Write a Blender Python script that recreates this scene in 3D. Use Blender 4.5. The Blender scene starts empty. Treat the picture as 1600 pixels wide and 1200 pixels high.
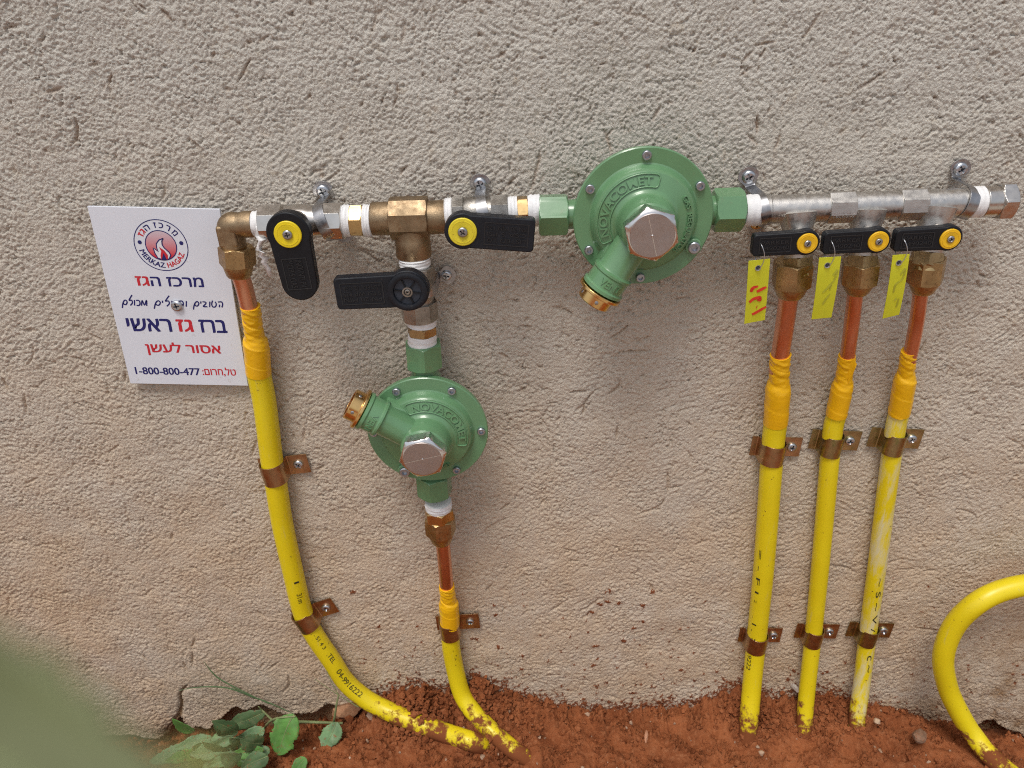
import bpy, math, random
import numpy as np
from mathutils import Vector, Matrix

# ---------------------------------------------------------------- camera, sky, sun, exposure
F_PX, PITCH, CAM_D, CAM_H = 1200.0, math.radians(28.5), 0.77, 0.941
scene = bpy.context.scene
cam_data = bpy.data.cameras.new("camera")
cam = bpy.data.objects.new("camera", cam_data)
scene.collection.objects.link(cam)
cam.location = (0, -CAM_D, CAM_H)
cam.rotation_euler = (math.pi / 2 - PITCH, 0, 0)
cam_data.sensor_width = 36
cam_data.lens = 36 * F_PX / 1600
cam_data.clip_start = 0.005
cam_data.clip_end = 500
cam_data.dof.use_dof = True
cam_data.dof.focus_distance = 0.82
cam_data.dof.aperture_fstop = 9.0
scene.camera = cam

SUN_EL, SUN_AZ = math.radians(66), math.radians(206)      # azimuth from +Y, clockwise
world = bpy.data.worlds.new("World"); scene.world = world
world.use_nodes = True
wn, wl = world.node_tree.nodes, world.node_tree.links
bg = wn["Background"]
sky = wn.new("ShaderNodeTexSky"); sky.sky_type = 'NISHITA'; sky.sun_disc = False
sky.sun_elevation = SUN_EL; sky.sun_rotation = SUN_AZ
sky.air_density = 1.0; sky.dust_density = 3.0; sky.ozone_density = 1.0
hs = wn.new("ShaderNodeHueSaturation"); hs.inputs['Saturation'].default_value = 0.42
wl.new(sky.outputs[0], hs.inputs['Color']); wl.new(hs.outputs[0], bg.inputs['Color'])
bg.inputs['Strength'].default_value = 0.12
sun_d = bpy.data.lights.new("sun", 'SUN'); sun_d.energy = 1.5; sun_d.angle = math.radians(20)
sun_d.color = (1.0, 0.96, 0.90)
sun = bpy.data.objects.new("sun", sun_d); scene.collection.objects.link(sun)
sdir = Vector((math.sin(SUN_AZ) * math.cos(SUN_EL), math.cos(SUN_AZ) * math.cos(SUN_EL), math.sin(SUN_EL)))
sun.rotation_euler = sdir.to_track_quat('Z', 'Y').to_euler()
vs = scene.view_settings
vs.view_transform = 'Standard'; vs.look = 'None'; vs.gamma = 1.0; vs.exposure = 0.17
vs.use_curve_mapping = False
scene.cycles.filter_width = 1.05          # crisp phone picture, its own fine grain kept
scene.cycles.use_denoising = False

# ---------------------------------------------------------------- helpers
rng = random.Random(7)
CT, ST = math.cos(PITCH), math.sin(PITCH)
def W(px, py, d=0.0):
    """point of the place seen at photo pixel (px, py) that stands d metres off the wall"""
    u, v = px - 800, py - 600
    t = (CAM_D - d) / (F_PX * CT - v * ST)
    return Vector((u * t, -d, CAM_H + t * (-v * CT - F_PX * ST)))
def S(py, d=0.0):
    return (F_PX * CT - (py - 600) * ST) / (CAM_D - d)

def link(o): scene.collection.objects.link(o); return o
def tag(o, label=None, cat=None, group=None, kind=None):
    if label: o["label"] = label
    if cat: o["category"] = cat
    if group: o["group"] = group
    if kind: o["kind"] = kind
    return o
def empty(name, loc, ang=0.0, front=True):
    """root of a thing; local x right, y up, z towards the viewer when front"""
    o = bpy.data.objects.new(name, None); o.empty_display_size = 0.02
    m = Matrix.Translation(loc)
    if front: m = m @ Matrix.Rotation(math.pi / 2, 4, 'X') @ Matrix.Rotation(ang, 4, 'Z')
    o.matrix_world = m
    return link(o)

def frame(ax, up=None):
    ax = Vector(ax).normalized()
    if up is None: up = Vector((0, 0, 1)) if abs(ax.z) < 0.9 else Vector((0, 1, 0))
    a = (Vector(up) - ax * Vector(up).dot(ax)).normalized()
    return a, ax.cross(a), ax

class MB:
    def __init__(s): s.v = []; s.f = []
    def add(s, vs, fs):
        n = len(s.v); s.v += [tuple(p) for p in vs]; s.f += [tuple(i + n for i in f) for f in fs]; return s
    def rings(s, rings, cap0=True, cap1=True, closed=False):
        n = len(rings[0]); vs = [p for r in rings for p in r]; fs = []
        m = len(rings)
        for i in range(m if closed else m - 1):
            j = (i + 1) % m
            for k in range(n):
                l = (k + 1) % n
                fs.append((i * n + k, i * n + l, j * n + l, j * n + k))
        if cap0 and not closed: fs.append(tuple(range(n - 1, -1, -1)))
        if cap1 and not closed: fs.append(tuple((m - 1) * n + k for k in range(n)))
        return s.add(vs, fs)
    def lathe(s, prof, o=(0, 0, 0), ax=(0, 0, 1), seg=40, up=None, rf=None, cap0=True, cap1=True):
        a, b, c = frame(ax, up); o = Vector(o); R = []
        for i, (t, r) in enumerate(prof):
            R.append([o + c * t + (a * math.cos(q) + b * math.sin(q)) * (r if rf is None else rf(q, t, r))
                      for q in (2 * math.pi * k / seg for k in range(seg))])
        return s.rings(R, cap0, cap1)
    def hexn(s, t0, t1, af, o=(0, 0, 0), ax=(0, 0, 1), up=None, rot=0.0, ch=(1, 1), n=6, r0=None):
        a = af / 2; rc = a / math.cos(math.pi / n); e = a if r0 is None else r0; L = (rc - e) * 0.62; prof = []
        for k in ((0, .3, .6, 1) if ch[0] else (1,)): prof.append((t0 + L * k * (1 if ch[0] else 0), k))
        for k in ((1, .6, .3, 0) if ch[1] else (1,)): prof.append((t1 - L * k * (1 if ch[1] else 0), k))
        u, w, c = frame(ax, up); o = Vector(o); R = []; seg = 12 * n
        for t, k in prof:
            ring = []
            for i in range(seg):
                q = 2 * math.pi * i / seg; p = math.pi / n
                h = a / math.cos(((q) % (2 * p)) - p)
                r = min(h, e + (rc - e) * k)
                ring.append(o + c * t + (u * math.cos(q + rot) + w * math.sin(q + rot)) * r)
            R.append(ring)
        return s.rings(R)
    def sweep(s, pts, rad, seg=20, up=(0, -1, 0.2), cap=True, rf=None):
        n = len(pts); R = []
        for i, p in enumerate(pts):
            t = (Vector(pts[min(i + 1, n - 1)]) - Vector(pts[max(i - 1, 0)])).normalized()
            a, b, _ = frame(t, up)
            r = rad[i] if hasattr(rad, '__len__') else rad
            R.append([Vector(p) + (a * math.cos(q) + b * math.sin(q)) * (r if rf is None else r + rf(i, q))
                      for q in (2 * math.pi * k / seg for k in range(seg))])
        return s.rings(R, cap, cap)
    def prism(s, outline, z0, z1):
        n = len(outline)
        vs = [(x, y, z0) for x, y in outline] + [(x, y, z1) for x, y in outline]
        fs = [tuple(range(n - 1, -1, -1)), tuple(range(n, 2 * n))]
        fs += [(k, (k + 1) % n, n + (k + 1) % n, n + k) for k in range(n)]
        return s.add(vs, fs)
    def box(s, lo, hi):
        (x0, y0, z0), (x1, y1, z1) = lo, hi
        return s.prism([(x0, y0), (x1, y0), (x1, y1), (x0, y1)], z0, z1)
    def stroke(s, pts, w, z=0.0, zf=None):
        """flat ribbon of ink"""
        n = len(pts); vs = []; fs = []
        for i, p in enumerate(pts):
            a = Vector(pts[max(i - 1, 0)]); b = Vector(pts[min(i + 1, n - 1)])
            t = (b - a); t = t.normalized() if t.length > 1e-9 else Vector((1, 0))
            ww = (w[i] if hasattr(w, '__len__') else w) / 2
            for sg in (1, -1):
                q = Vector(p) + Vector((-t.y, t.x)) * ww * sg
                vs.append((q.x, q.y, z if zf is None else zf(q.x, q.y)))
        for i in range(n - 1): fs.append((2 * i, 2 * i + 1, 2 * i + 3, 2 * i + 2))
        return s.add(vs, fs)
    def move(s, off):
        o = Vector(off); s.v = [tuple(Vector(p) + o) for p in s.v]; return s
    def build(s, name, mat, parent=None, bevel=0.0, smooth=35, mesh=None):
        me = bpy.data.meshes.new(name)
        me.from_pydata(s.v, [], s.f)
        if smooth:
            me.polygons.foreach_set("use_smooth", [True] * len(me.polygons))
            me.set_sharp_from_angle(angle=math.radians(smooth))
        me.materials.append(mat)
        o = link(bpy.data.objects.new(name, me))
        if parent is not None: o.parent = parent
        if bevel:
            b = o.modifiers.new("bevel", 'BEVEL'); b.width = bevel; b.segments = 2
            b.limit_method = 'ANGLE'; b.angle_limit = math.radians(38); b.harden_normals = True
        return o

def catmull(P, n=10):
    P = [list(p) for p in P]; out = []
    Q = [[2 * a - b for a, b in zip(P[0], P[1])]] + P + [[2 * a - b for a, b in zip(P[-1], P[-2])]]
    for i in range(1, len(Q) - 2):
        for k in range(n):
            t = k / n
            out.append([0.5 * (2 * b + (c - a) * t + (2 * a - 5 * b + 4 * c - e) * t * t + (3 * b - a - 3 * c + e) * t ** 3)
                        for a, b, c, e in zip(Q[i - 1], Q[i], Q[i + 1], Q[i + 2])])
    out.append(P[-1]); return out

_tx = {}
def text(s, bold=0.0, ext=0.0):
    """(verts, faces) of a line of type, cap height about 0.7"""
    k = (s, bold, ext)
    if k not in _tx:
        c = bpy.data.curves.new("type", 'FONT'); c.body = s; c.offset = bold; c.extrude = ext; c.resolution_u = 4
        o = link(bpy.data.objects.new("type", c))
        me = bpy.data.meshes.new_from_object(o.evaluated_get(bpy.context.evaluated_depsgraph_get()))
        _tx[k] = ([tuple(v.co) for v in me.vertices], [tuple(p.vertices) for p in me.polygons])
        bpy.data.objects.remove(o); bpy.data.curves.remove(c); bpy.data.meshes.remove(me)
    return _tx[k]
def fit(s, x0, x1, y0, y1, z=0.0, bold=0.0, ext=0.0, zs=1.0, fn=None):
    """type stretched into the rectangle; fn bends the points"""
    v, f = text(s, bold, ext)
    ax = [p[0] for p in v]; ay = [p[1] for p in v]
    a0, a1, b0, b1 = min(ax), max(ax), min(ay), max(ay)
    out = []
    for p in v:
        q = (x0 + (p[0] - a0) / (a1 - a0) * (x1 - x0), y0 + (p[1] - b0) / (b1 - b0) * (y1 - y0), z + p[2] * zs)
        out.append(fn(*q) if fn else q)
    return out, f

# ---------------------------------------------------------------- materials
def new_mat(name):
    m = bpy.data.materials.new(name); m.use_nodes = True
    return m, m.node_tree.nodes, m.node_tree.links, m.node_tree.nodes["Principled BSDF"]
def N(nt, kind, **kw):
    n = nt.new(kind)
    for k, v in kw.items():
        if k in n.inputs: n.inputs[k].default_value = v
        else: setattr(n, k, v)
    return n
def mixc(nt, lk, fac, a, b):
    n = nt.new("ShaderNodeMix"); n.data_type = 'RGBA'
    for sock, val in ((n.inputs[0], fac), (n.inputs[6], a), (n.inputs[7], b)):
        if hasattr(val, 'links'): lk.new(val, sock)
        else: sock.default_value = val if not isinstance(val, tuple) else (*val, 1)[:4]
    return n.outputs[2]
def ramp(nt, lk, src, a, b):
    n = nt.new("ShaderNodeMapRange"); n.inputs[1].default_value = a; n.inputs[2].default_value = b
    lk.new(src, n.inputs[0]); return n.outputs[0]
def mat(name, col, metal=0.0, rough=0.5, var=0.12, nscale=70, bump=0.0, bscale=1200, coat=0.0, dirt=None, dirt_amt=0.5, spec=0.5, stretch=None):
    m, nt, lk, p = new_mat(name)
    tc = N(nt, "ShaderNodeTexCoord"); src = tc.outputs['Object']
    if stretch:
        mp = N(nt, "ShaderNodeMapping"); mp.inputs['Scale'].default_value = stretch; lk.new(src, mp.inputs[0]); src = mp.outputs[0]
    nz = N(nt, "ShaderNodeTexNoise", Scale=nscale, Detail=6.0, Roughness=0.6); lk.new(src, nz.inputs['Vector'])
    f = ramp(nt, lk, nz.outputs['Fac'], 0.3, 0.7)
    c = mixc(nt, lk, f, tuple(x * (1 - var) for x in col), tuple(min(1, x * (1 + var)) for x in col))
    if dirt:
        n2 = N(nt, "ShaderNodeTexNoise", Scale=nscale * 2.7, Detail=8.0, Roughness=0.7); lk.new(tc.outputs['Object'], n2.inputs['Vector'])
        f2 = ramp(nt, lk, n2.outputs['Fac'], 0.62 - 0.2 * dirt_amt, 0.74)
        c = mixc(nt, lk, f2, c, dirt)
    lk.new(c, p.inputs['Base Color'])
    r = N(nt, "ShaderNodeMapRange"); r.inputs[1].default_value = 0.3; r.inputs[2].default_value = 0.7
    r.inputs[3].default_value = rough * 0.75; r.inputs[4].default_value = min(1, rough * 1.3)
    n3 = N(nt, "ShaderNodeTexNoise", Scale=nscale * 1.7, Detail=5.0); lk.new(src, n3.inputs['Vector'])
    lk.new(n3.outputs['Fac'], r.inputs[0]); lk.new(r.outputs[0], p.inputs['Roughness'])
    p.inputs['Metallic'].default_value = metal
    p.inputs['Specular IOR Level'].default_value = spec
    p.inputs['Coat Weight'].default_value = coat; p.inputs['Coat Roughness'].default_value = 0.09
    if bump:
        nb = N(nt, "ShaderNodeTexNoise", Scale=bscale, Detail=3.0); lk.new(src, nb.inputs['Vector'])
        b = N(nt, "ShaderNodeBump"); b.inputs['Strength'].default_value = bump; b.inputs['Distance'].default_value = 0.0006
        lk.new(nb.outputs['Fac'], b.inputs['Height']); lk.new(b.outputs[0], p.inputs['Normal'])
    return m
M = {}
M['nickel'] = mat('nickel', (.62, .59, .55), 1, .26, .08, 90)
M['nickel_cast'] = mat('nickel_cast', (.58, .56, .53), 1, .40, .12, 120, bump=.16, bscale=1100)
M['nickel_dull'] = mat('nickel_dull', (.36, .34, .31), 1, .40, .25, 60, bump=.3, bscale=700, dirt=(.18, .15, .12), dirt_amt=.4)
M['brass_cast'] = mat('brass_cast', (.34, .25, .155), 1, .50, .22, 70, bump=.4, bscale=1300, dirt=(.2, .11, .05), dirt_amt=.4)
M['brass'] = mat('brass', (.60, .42, .20), 1, .28, .15, 60, dirt=(.25, .14, .06), dirt_amt=.2)
M['brass_nut'] = mat('brass_nut', (.45, .315, .16), 1, .38, .2, 80, bump=.3, bscale=900, dirt=(.2, .12, .06), dirt_amt=.4)
M['brass_bright'] = mat('brass_bright', (.78, .50, .20), 1, .22, .1, 60)
M['copper'] = mat('copper', (.78, .40, .26), 1, .31, .16, 60, stretch=(1, 1, .15))
M['zinc'] = mat('zinc', (.55, .57, .60), 1, .3, .1, 200)
M['steel'] = mat('steel', (.40, .40, .41), 1, .34, .15, 120)
M['bolt'] = mat('bolt', (.42, .44, .48), 1, .38, .15, 300)
M['cap_side'] = mat('cap_side', (.75, .74, .73), 1, .22, .06, 100)
M['cap_face'] = mat('cap_face', (.45, .40, .385), 1, .40, .07, 60)
M['passivated'] = mat('passivated', (.48, .31, .175), 1, .33, .3, 55, dirt=(.36, .33, .13), dirt_amt=.45)
M['passivated_olive'] = mat('passivated_olive', (.43, .335, .17), 1, .33, .3, 60, dirt=(.22, .26, .08), dirt_amt=.5)
M['recess'] = mat('recess', (.05, .06, .08), .6, .5, .1)
M['green'] = mat('green_enamel', (.128, .272, .132), 0, .30, .07, 30, bump=.10, bscale=240, coat=.55, dirt=(.15, .24, .12), dirt_amt=.15)
M['black'] = mat('black_plastic', (.008, .009, .012), 0, .40, .25, 90, bump=.15, bscale=900, spec=.3)
M['black_worn'] = mat('black_plastic_worn', (.010, .012, .017), 0, .45, .3, 90, bump=.3, bscale=600, dirt=(.045, .042, .04), dirt_amt=.2, spec=.32)
M['emboss'] = mat('embossed_plastic', (.016, .017, .02), 0, .3, .1, spec=.5)
M['cap_yellow'] = mat('cap_yellow', (.80, .62, .012), 0, .42, .06, 120)
M['cap_amber'] = mat('cap_amber', (.80, .47, .01), 0, .40, .06, 120)
M['cap_dirty'] = mat('cap_yellow_dirty', (.72, .60, .03), 0, .5, .08, 120, dirt=(.16, .07, .02), dirt_amt=.1)
M['ptfe'] = mat('ptfe_tape', (.80, .80, .80), 0, .55, .05, 200, bump=.4, bscale=500)
M['tape'] = mat('yellow_vinyl_tape', (.88, .49, .008), 0, .30, .07, 60, bump=.35, bscale=240)
M['tag'] = mat('tag_plastic', (.72, .74, .03), 0, .5, .05, 60)
M['sign'] = mat('sign_plastic', (.71, .74, .81), 0, .38, .025, 25, dirt=(.52, .49, .45), dirt_amt=.02)
M['navy'] = mat('navy_ink', (.010, .012, .13), 0, .5, .05)
M['red'] = mat('red_ink', (.56, .02, .035), 0, .5, .05)
M['white_ink'] = mat('white_ink', (.74, .74, .78), 0, .5, .03)
M['marker'] = mat('red_marker', (.62, .035, .012), 0, .5, .2, 400)
M['faded'] = mat('faded_marker', (.46, .46, .035), 0, .5, .1, 400)
M['print'] = mat('black_print', (.03, .027, .01), 0, .6, .3, 500)
M['paste'] = mat('tan_base_coat', (.42, .28, .16), 0, .9, .2, 60, bump=.5, bscale=300)

def sheath_mat(name, chalk=0.0, dirt_top=0.034):
    """yellow polyethylene with specks, soil smeared on its lowest part and chalky rub marks"""
    m, nt, lk, p = new_mat(name)
    tc = N(nt, "ShaderNodeTexCoord"); geo = N(nt, "ShaderNodeNewGeometry")
    n1 = N(nt, "ShaderNodeTexNoise", Scale=25.0, Detail=5.0); lk.new(tc.outputs['Object'], n1.inputs['Vector'])
    c = mixc(nt, lk, n1.outputs['Fac'], (.70, .535, .006), (.82, .67, .014))
    n2 = N(nt, "ShaderNodeTexNoise", Scale=230.0, Detail=3.0); lk.new(tc.outputs['Object'], n2.inputs['Vector'])
    c = mixc(nt, lk, ramp(nt, lk, n2.outputs['Fac'], .69, .74), c, (.20, .12, .02))
    mq = N(nt, "ShaderNodeMapping"); mq.inputs['Scale'].default_value = (1, 1, .12); lk.new(tc.outputs['Object'], mq.inputs[0])
    n6 = N(nt, "ShaderNodeTexNoise", Scale=170.0, Detail=7.0, Roughness=.75); lk.new(mq.outputs[0], n6.inputs['Vector'])
    c = mixc(nt, lk, ramp(nt, lk, n6.outputs['Fac'], .60, .80), c, (.60, .50, .16))
    if chalk:
        mp = N(nt, "ShaderNodeMapping"); mp.inputs['Scale'].default_value = (1, 1, .22); lk.new(tc.outputs['Object'], mp.inputs[0])
        n3 = N(nt, "ShaderNodeTexNoise", Scale=60.0, Detail=9.0, Roughness=.72); lk.new(mp.outputs[0], n3.inputs['Vector'])
        c = mixc(nt, lk, ramp(nt, lk, n3.outputs['Fac'], .62 - chalk * .2, .70 - chalk * .1), c, (.70, .63, .36))
    sp = N(nt, "ShaderNodeSeparateXYZ"); lk.new(geo.outputs['Position'], sp.inputs[0])
    n4 = N(nt, "ShaderNodeTexNoise", Scale=55.0, Detail=8.0, Roughness=.7); lk.new(tc.outputs['Object'], n4.inputs['Vector'])
    h = ramp(nt, lk, sp.outputs['Z'], dirt_top + .07, dirt_top - .09)
    ad = N(nt, "ShaderNodeMath", operation='ADD'); lk.new(h, ad.inputs[0]); lk.new(n4.outputs['Fac'], ad.inputs[1])
    dm = ramp(nt, lk, ad.outputs[0], 1.02, 1.12); c = mixc(nt, lk, dm, c, (.21, .068, .026))
    lk.new(c, p.inputs['Base Color']); rr = N(nt, "ShaderNodeMapRange"); rr.inputs[3].default_value = .36; rr.inputs[4].default_value = .95; lk.new(dm, rr.inputs[0]); lk.new(rr.outputs[0], p.inputs['Roughness'])
    rs_ = N(nt, "ShaderNodeMapRange"); rs_.inputs[3].default_value = .5; rs_.inputs[4].default_value = .08; lk.new(dm, rs_.inputs[0]); lk.new(rs_.outputs[0], p.inputs['Specular IOR Level'])
    b = N(nt, "ShaderNodeBump"); b.inputs['Strength'].default_value = .12; b.inputs['Distance'].default_value = .0008
    lk.new(n1.outputs['Fac'], b.inputs['Height']); lk.new(b.outputs[0], p.inputs['Normal'])
    return m
M['sheath'] = sheath_mat('yellow_sheath')
M['sheath_chalk'] = sheath_mat('yellow_sheath_chalky', 0.8)
# ---------------------------------------------------------------- the stucco wall
nr = np.random.default_rng(11)
TX, TZ, RES = 2304, 1536, 0.001            # relief tile, 1 mm cells
def band(lam_mm, sharp=1.0, aniso=None, seed=None):
    """periodic noise of one wavelength, unit deviation"""
    r = np.random.default_rng(seed if seed is not None else nr.integers(1 << 30))
    w = np.fft.rfft2(r.standard_normal((TZ, TX)))
    ky = np.fft.fftfreq(TZ)[:, None]; kx = np.fft.rfftfreq(TX)[None, :]
    if aniso:
        a, st = aniso; c, s = math.cos(a), math.sin(a)
        k = np.sqrt(((kx * c + ky * s) * st) ** 2 + (-kx * s + ky * c) ** 2)
    else: k = np.sqrt(kx ** 2 + ky ** 2)
    x = k * lam_mm
    g = np.exp(-(np.log(np.maximum(x, 1e-6)) / (0.45 * sharp)) ** 2)
    o = np.fft.irfft2(w * g, s=(TZ, TX)); return o / o.std()
X0, Z0 = -1.15, -0.25                       # world position of the tile's corner
n_big, n_mid = band(160, 1.5, seed=1), band(45, 1.2, seed=2)
grain = band(5.4, 1.0, seed=3); fine = band(3.0, .9, seed=4)
drag = band(6.0, .9, aniso=(math.radians(38), 3.0), seed=5)
drag2 = band(6.5, .9, aniso=(math.radians(150), 3.0), seed=6)
sel = 1 / (1 + np.exp(-3 * band(260, 1.2, seed=8)))
dmask = 1 / (1 + np.exp(-3.0 * (band(120, 1.2, seed=9) - .1)))
def sand(cell, seed):
    # rounded grains packed side by side: 1 at a grain's top, falling into the gaps between grains
    r = np.random.default_rng(seed); nz_, nx_ = TZ // cell, TX // cell
    jx, jz = r.uniform(0, cell, (nz_, nx_)), r.uniform(0, cell, (nz_, nx_)); hh = r.normal(0, .30, (nz_, nx_)); sz = r.uniform(.75, 1.25, (nz_, nx_))
    Rr, Cc = np.mgrid[0:TZ, 0:TX]; best = np.full((TZ, TX), -9.0)
    for dz in (-1, 0, 1):
        for dx in (-1, 0, 1):
            gz, gx_ = Rr // cell + dz, Cc // cell + dx; kz, kx = gz % nz_, gx_ % nx_
            d2 = ((Cc - gx_ * cell - jx[kz, kx]) ** 2 + (Rr - gz * cell - jz[kz, kx]) ** 2) / (cell * sz[kz, kx] * .95) ** 2
            best = np.maximum(best, 1 + hh[kz, kx] - 2.3 * d2)
    return best - best.mean()
sand2, sand3, sand4 = sand(2, 40), sand(3, 41), sand(4, 42)
rough_ = .62 + .55 / (1 + np.exp(-2.5 * band(95, 1.4, seed=44)))
coarse = 1 / (1 + np.exp(-2.2 * band(70, 1.5, seed=43)))
g = (sand2 * .75 + sand3 * (1 - coarse) * .85 + sand4 * coarse * .95) * rough_ + grain * .16 + fine * .26 + (drag * (1 - sel) + drag2 * sel) * dmask * .34
g = np.where(g > .5, .5 + (g - .5) * .6, g)                    # floated tops, open pits
g = g - .8 * np.clip(-g - .9, 0, 3)
relief = .00100 * g + .0002 * n_mid + .0006 * n_big
groove = np.zeros((TZ, TX), np.float32); soilm = np.zeros((TZ, TX), np.float32)
def ij(p): return (p.z - Z0) / RES, (p.x - X0) / RES
def stamp(arr, pts, wid, amp, rag=.45):
    """draw a ragged stroke through cell positions (row, col), keeping the maximum"""
    for (r0, c0, w0, a0), (r1, c1, w1, a1) in zip(pts, pts[1:]):
        m = max(w0, w1) * 2.4 + 1
        ra, rb = int(max(0, min(r0, r1) - m)), int(min(TZ, max(r0, r1) + m + 1))
        ca, cb = int(max(0, min(c0, c1) - m)), int(min(TX, max(c0, c1) + m + 1))
        if rb <= ra or cb <= ca: continue
        R, C = np.mgrid[ra:rb, ca:cb].astype(np.float32)
        dr, dc = r1 - r0, c1 - c0; L2 = dr * dr + dc * dc + 1e-6
        t = np.clip(((R - r0) * dr + (C - c0) * dc) / L2, 0, 1)
        dist = np.hypot(R - r0 - t * dr, C - c0 - t * dc) * (1 + rag * .55 * fine[ra:rb, ca:cb])
        w = w0 + (w1 - w0) * t; a = a0 + (a1 - a0) * t
        val = a * np.exp(-(np.maximum(dist, 0) / w) ** 2)
        arr[ra:rb, ca:cb] = np.maximum(arr[ra:rb, ca:cb], val)
orient = band(330, 1.3, seed=21)
for k in range(5600):                        # trowel drags: a stone pulled through the wet coat
    r, c = nr.uniform(0, TZ), nr.uniform(0, TX)
    o = orient[int(r) % TZ, int(c) % TX]
    if dmask[int(r), int(c)] < nr.uniform(-.25, .7): continue
    ang = math.radians(36 + 42 * o + nr.normal(0, 15)); L = float(np.clip(nr.lognormal(2.45, .6), 5, 46))
    bend = nr.normal(0, .012); pts = []
    n = max(3, int(L / 4)); wd = nr.uniform(.75, 1.6); am = nr.uniform(.4, 1.0) ** 2
    for i in range(n):
        e = 1 - abs(2 * i / (n - 1) - 1) ** 3
        pts.append((r, c, wd * (.55 + .45 * e), am * (.35 + .65 * e)))
        ang += bend * L / n + nr.normal(0, .10); r += math.sin(ang) * L / n; c += math.cos(ang) * L / n
    stamp(groove, pts, 0, 0)
for k in range(1600):                         # open pits
    r, c = nr.uniform(0, TZ), nr.uniform(0, TX)
    stamp(groove, [(r, c, nr.uniform(.7, 1.5), nr.uniform(.4, .95)), (r + nr.normal(0, 1.5), c + nr.normal(0, 2), .8, .5)], 0, 0)
relief = relief - .0040 * groove
# the split in the coat at lower left
cr = [W(291, 1072), W(281, 1085), W(283, 1100), W(280, 1118), W(272, 1135), W(262, 1150)]
crack = np.zeros((TZ, TX), np.float32)
cw = [1.0, 1.6, 2.0, 3.0, 6.0, 9.0]
stamp(crack, [(*ij(p), w, 1.0) for p, w in zip(cr, cw)], 0, 0, .5)
stamp(crack, [(*ij(W(283, 1078)), 1.0, .8), (*ij(W(318, 1073)), .8, .5)], 0, 0, .5)
relief -= .006 * np.clip(crack * 1.6, 0, 1)
# soil flung on the wall
spl = [(935, 945, 5, 3), (948, 940, 4, 2), (924, 958, 3, 2), (967, 942, 3, 2), (991, 981, 4, 3), (1004, 970, 3, 2), (933, 1009, 5, 2),
       (975, 1001, 3, 3), (927, 1040, 3, 2), (932, 1073, 3, 6), (1064, 1046, 4, 2), (1022, 1073, 4, 2), (990, 1082, 8, 2), (1020, 924, 3, 2),
       (952, 922, 3, 2), (773, 962, 4, 4), (742, 998, 8, 3), (780, 1012, 3, 3), (816, 1024, 3, 2), (552, 925, 3, 2), (1003, 946, 3, 2),
       (1085, 1063, 2, 2), (790, 1063, 6, 4), (815, 1045, 3, 2), (1232, 1062, 4, 4), (1240, 1048, 3, 3), (1290, 1050, 4, 3), (900, 1100, 8, 4), (1035, 1100, 6, 3)]
for (px, py, w, h) in spl:
    r, c = ij(W(px, py)); 
    for _ in range(4):
        an = nr.uniform(0, 3.14); o1, o2 = nr.normal(0, h * .45), nr.normal(0, w * .45); ll = nr.uniform(.3, 1.4)
        stamp(soilm, [(r + o1, c + o2, nr.uniform(1.3, 2.7), 1.0), (r + o1 + ll * math.sin(an), c + o2 + ll * math.cos(an), nr.uniform(1.0, 2.0), .9)], 0, 0, .8)
for k in range(560):
    px, py = nr.uniform(560, 1600), 1110 - abs(nr.normal(0, 75)); r, c = ij(W(px, py))
    stamp(soilm, [(r, c, nr.uniform(.8, 2.3), nr.uniform(.5, 1)), (r + nr.normal(0, 2), c + nr.normal(0, 2), .7, .6)], 0, 0, 1.0)
for k in range(1500):
    px = nr.uniform(560, 1600); py = np.interp(px, [560, 600, 650, 690, 745, 800, 880, 940, 1080, 1165, 1200, 1300, 1400, 1500, 1600], [1115, 1085, 1066, 1080, 1058, 1086, 1102, 1110, 1100, 1068, 1092, 1083, 1112, 1148, 1162]) - abs(nr.normal(0, 9)) + 3
    r, c = ij(W(px, py)); stamp(soilm, [(r, c, nr.uniform(1.0, 2.4), nr.uniform(.5, 1)), (r + nr.normal(0, 3), c + nr.normal(0, 3), 1.0, .7)], 0, 0, .8)
relief += .0013 * np.clip(soilm, 0, 1) * (1 + .3 * fine)

def bil(A, x, z):
    c = (x - X0) / RES % TX; r = (z - Z0) / RES % TZ
    c0, r0 = np.floor(c).astype(int), np.floor(r).astype(int); fc, fr = c - c0, r - r0
    c0 %= TX; r0 %= TZ; c1, r1 = (c0 + 1) % TX, (r0 + 1) % TZ
    return (A[r0, c0] * (1 - fc) + A[r0, c1] * fc) * (1 - fr) + (A[r1, c0] * (1 - fc) + A[r1, c1] * fc) * fr
# lower edge of the coat, where it has broken away over the base
edge_px = [(-200, 1150), (0, 1152), (120, 1150), (200, 1148), (262, 1150), (282, 1120), (296, 1141), (330, 1136), (352, 1116), (380, 1104), (410, 1103), (440, 1113), (470, 1118),
           (495, 1112), (515, 1103), (540, 1100), (575, 1106), (600, 1120), (640, 1160), (900, 1190), (1440, 1190), (1500, 1140), (1540, 1128), (1580, 1140), (1620, 1152), (1800, 1160)]
ep = [W(*p) for p in edge_px]; ex = np.array([p.x for p in ep]); ez = np.array([p.z for p in ep])

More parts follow.
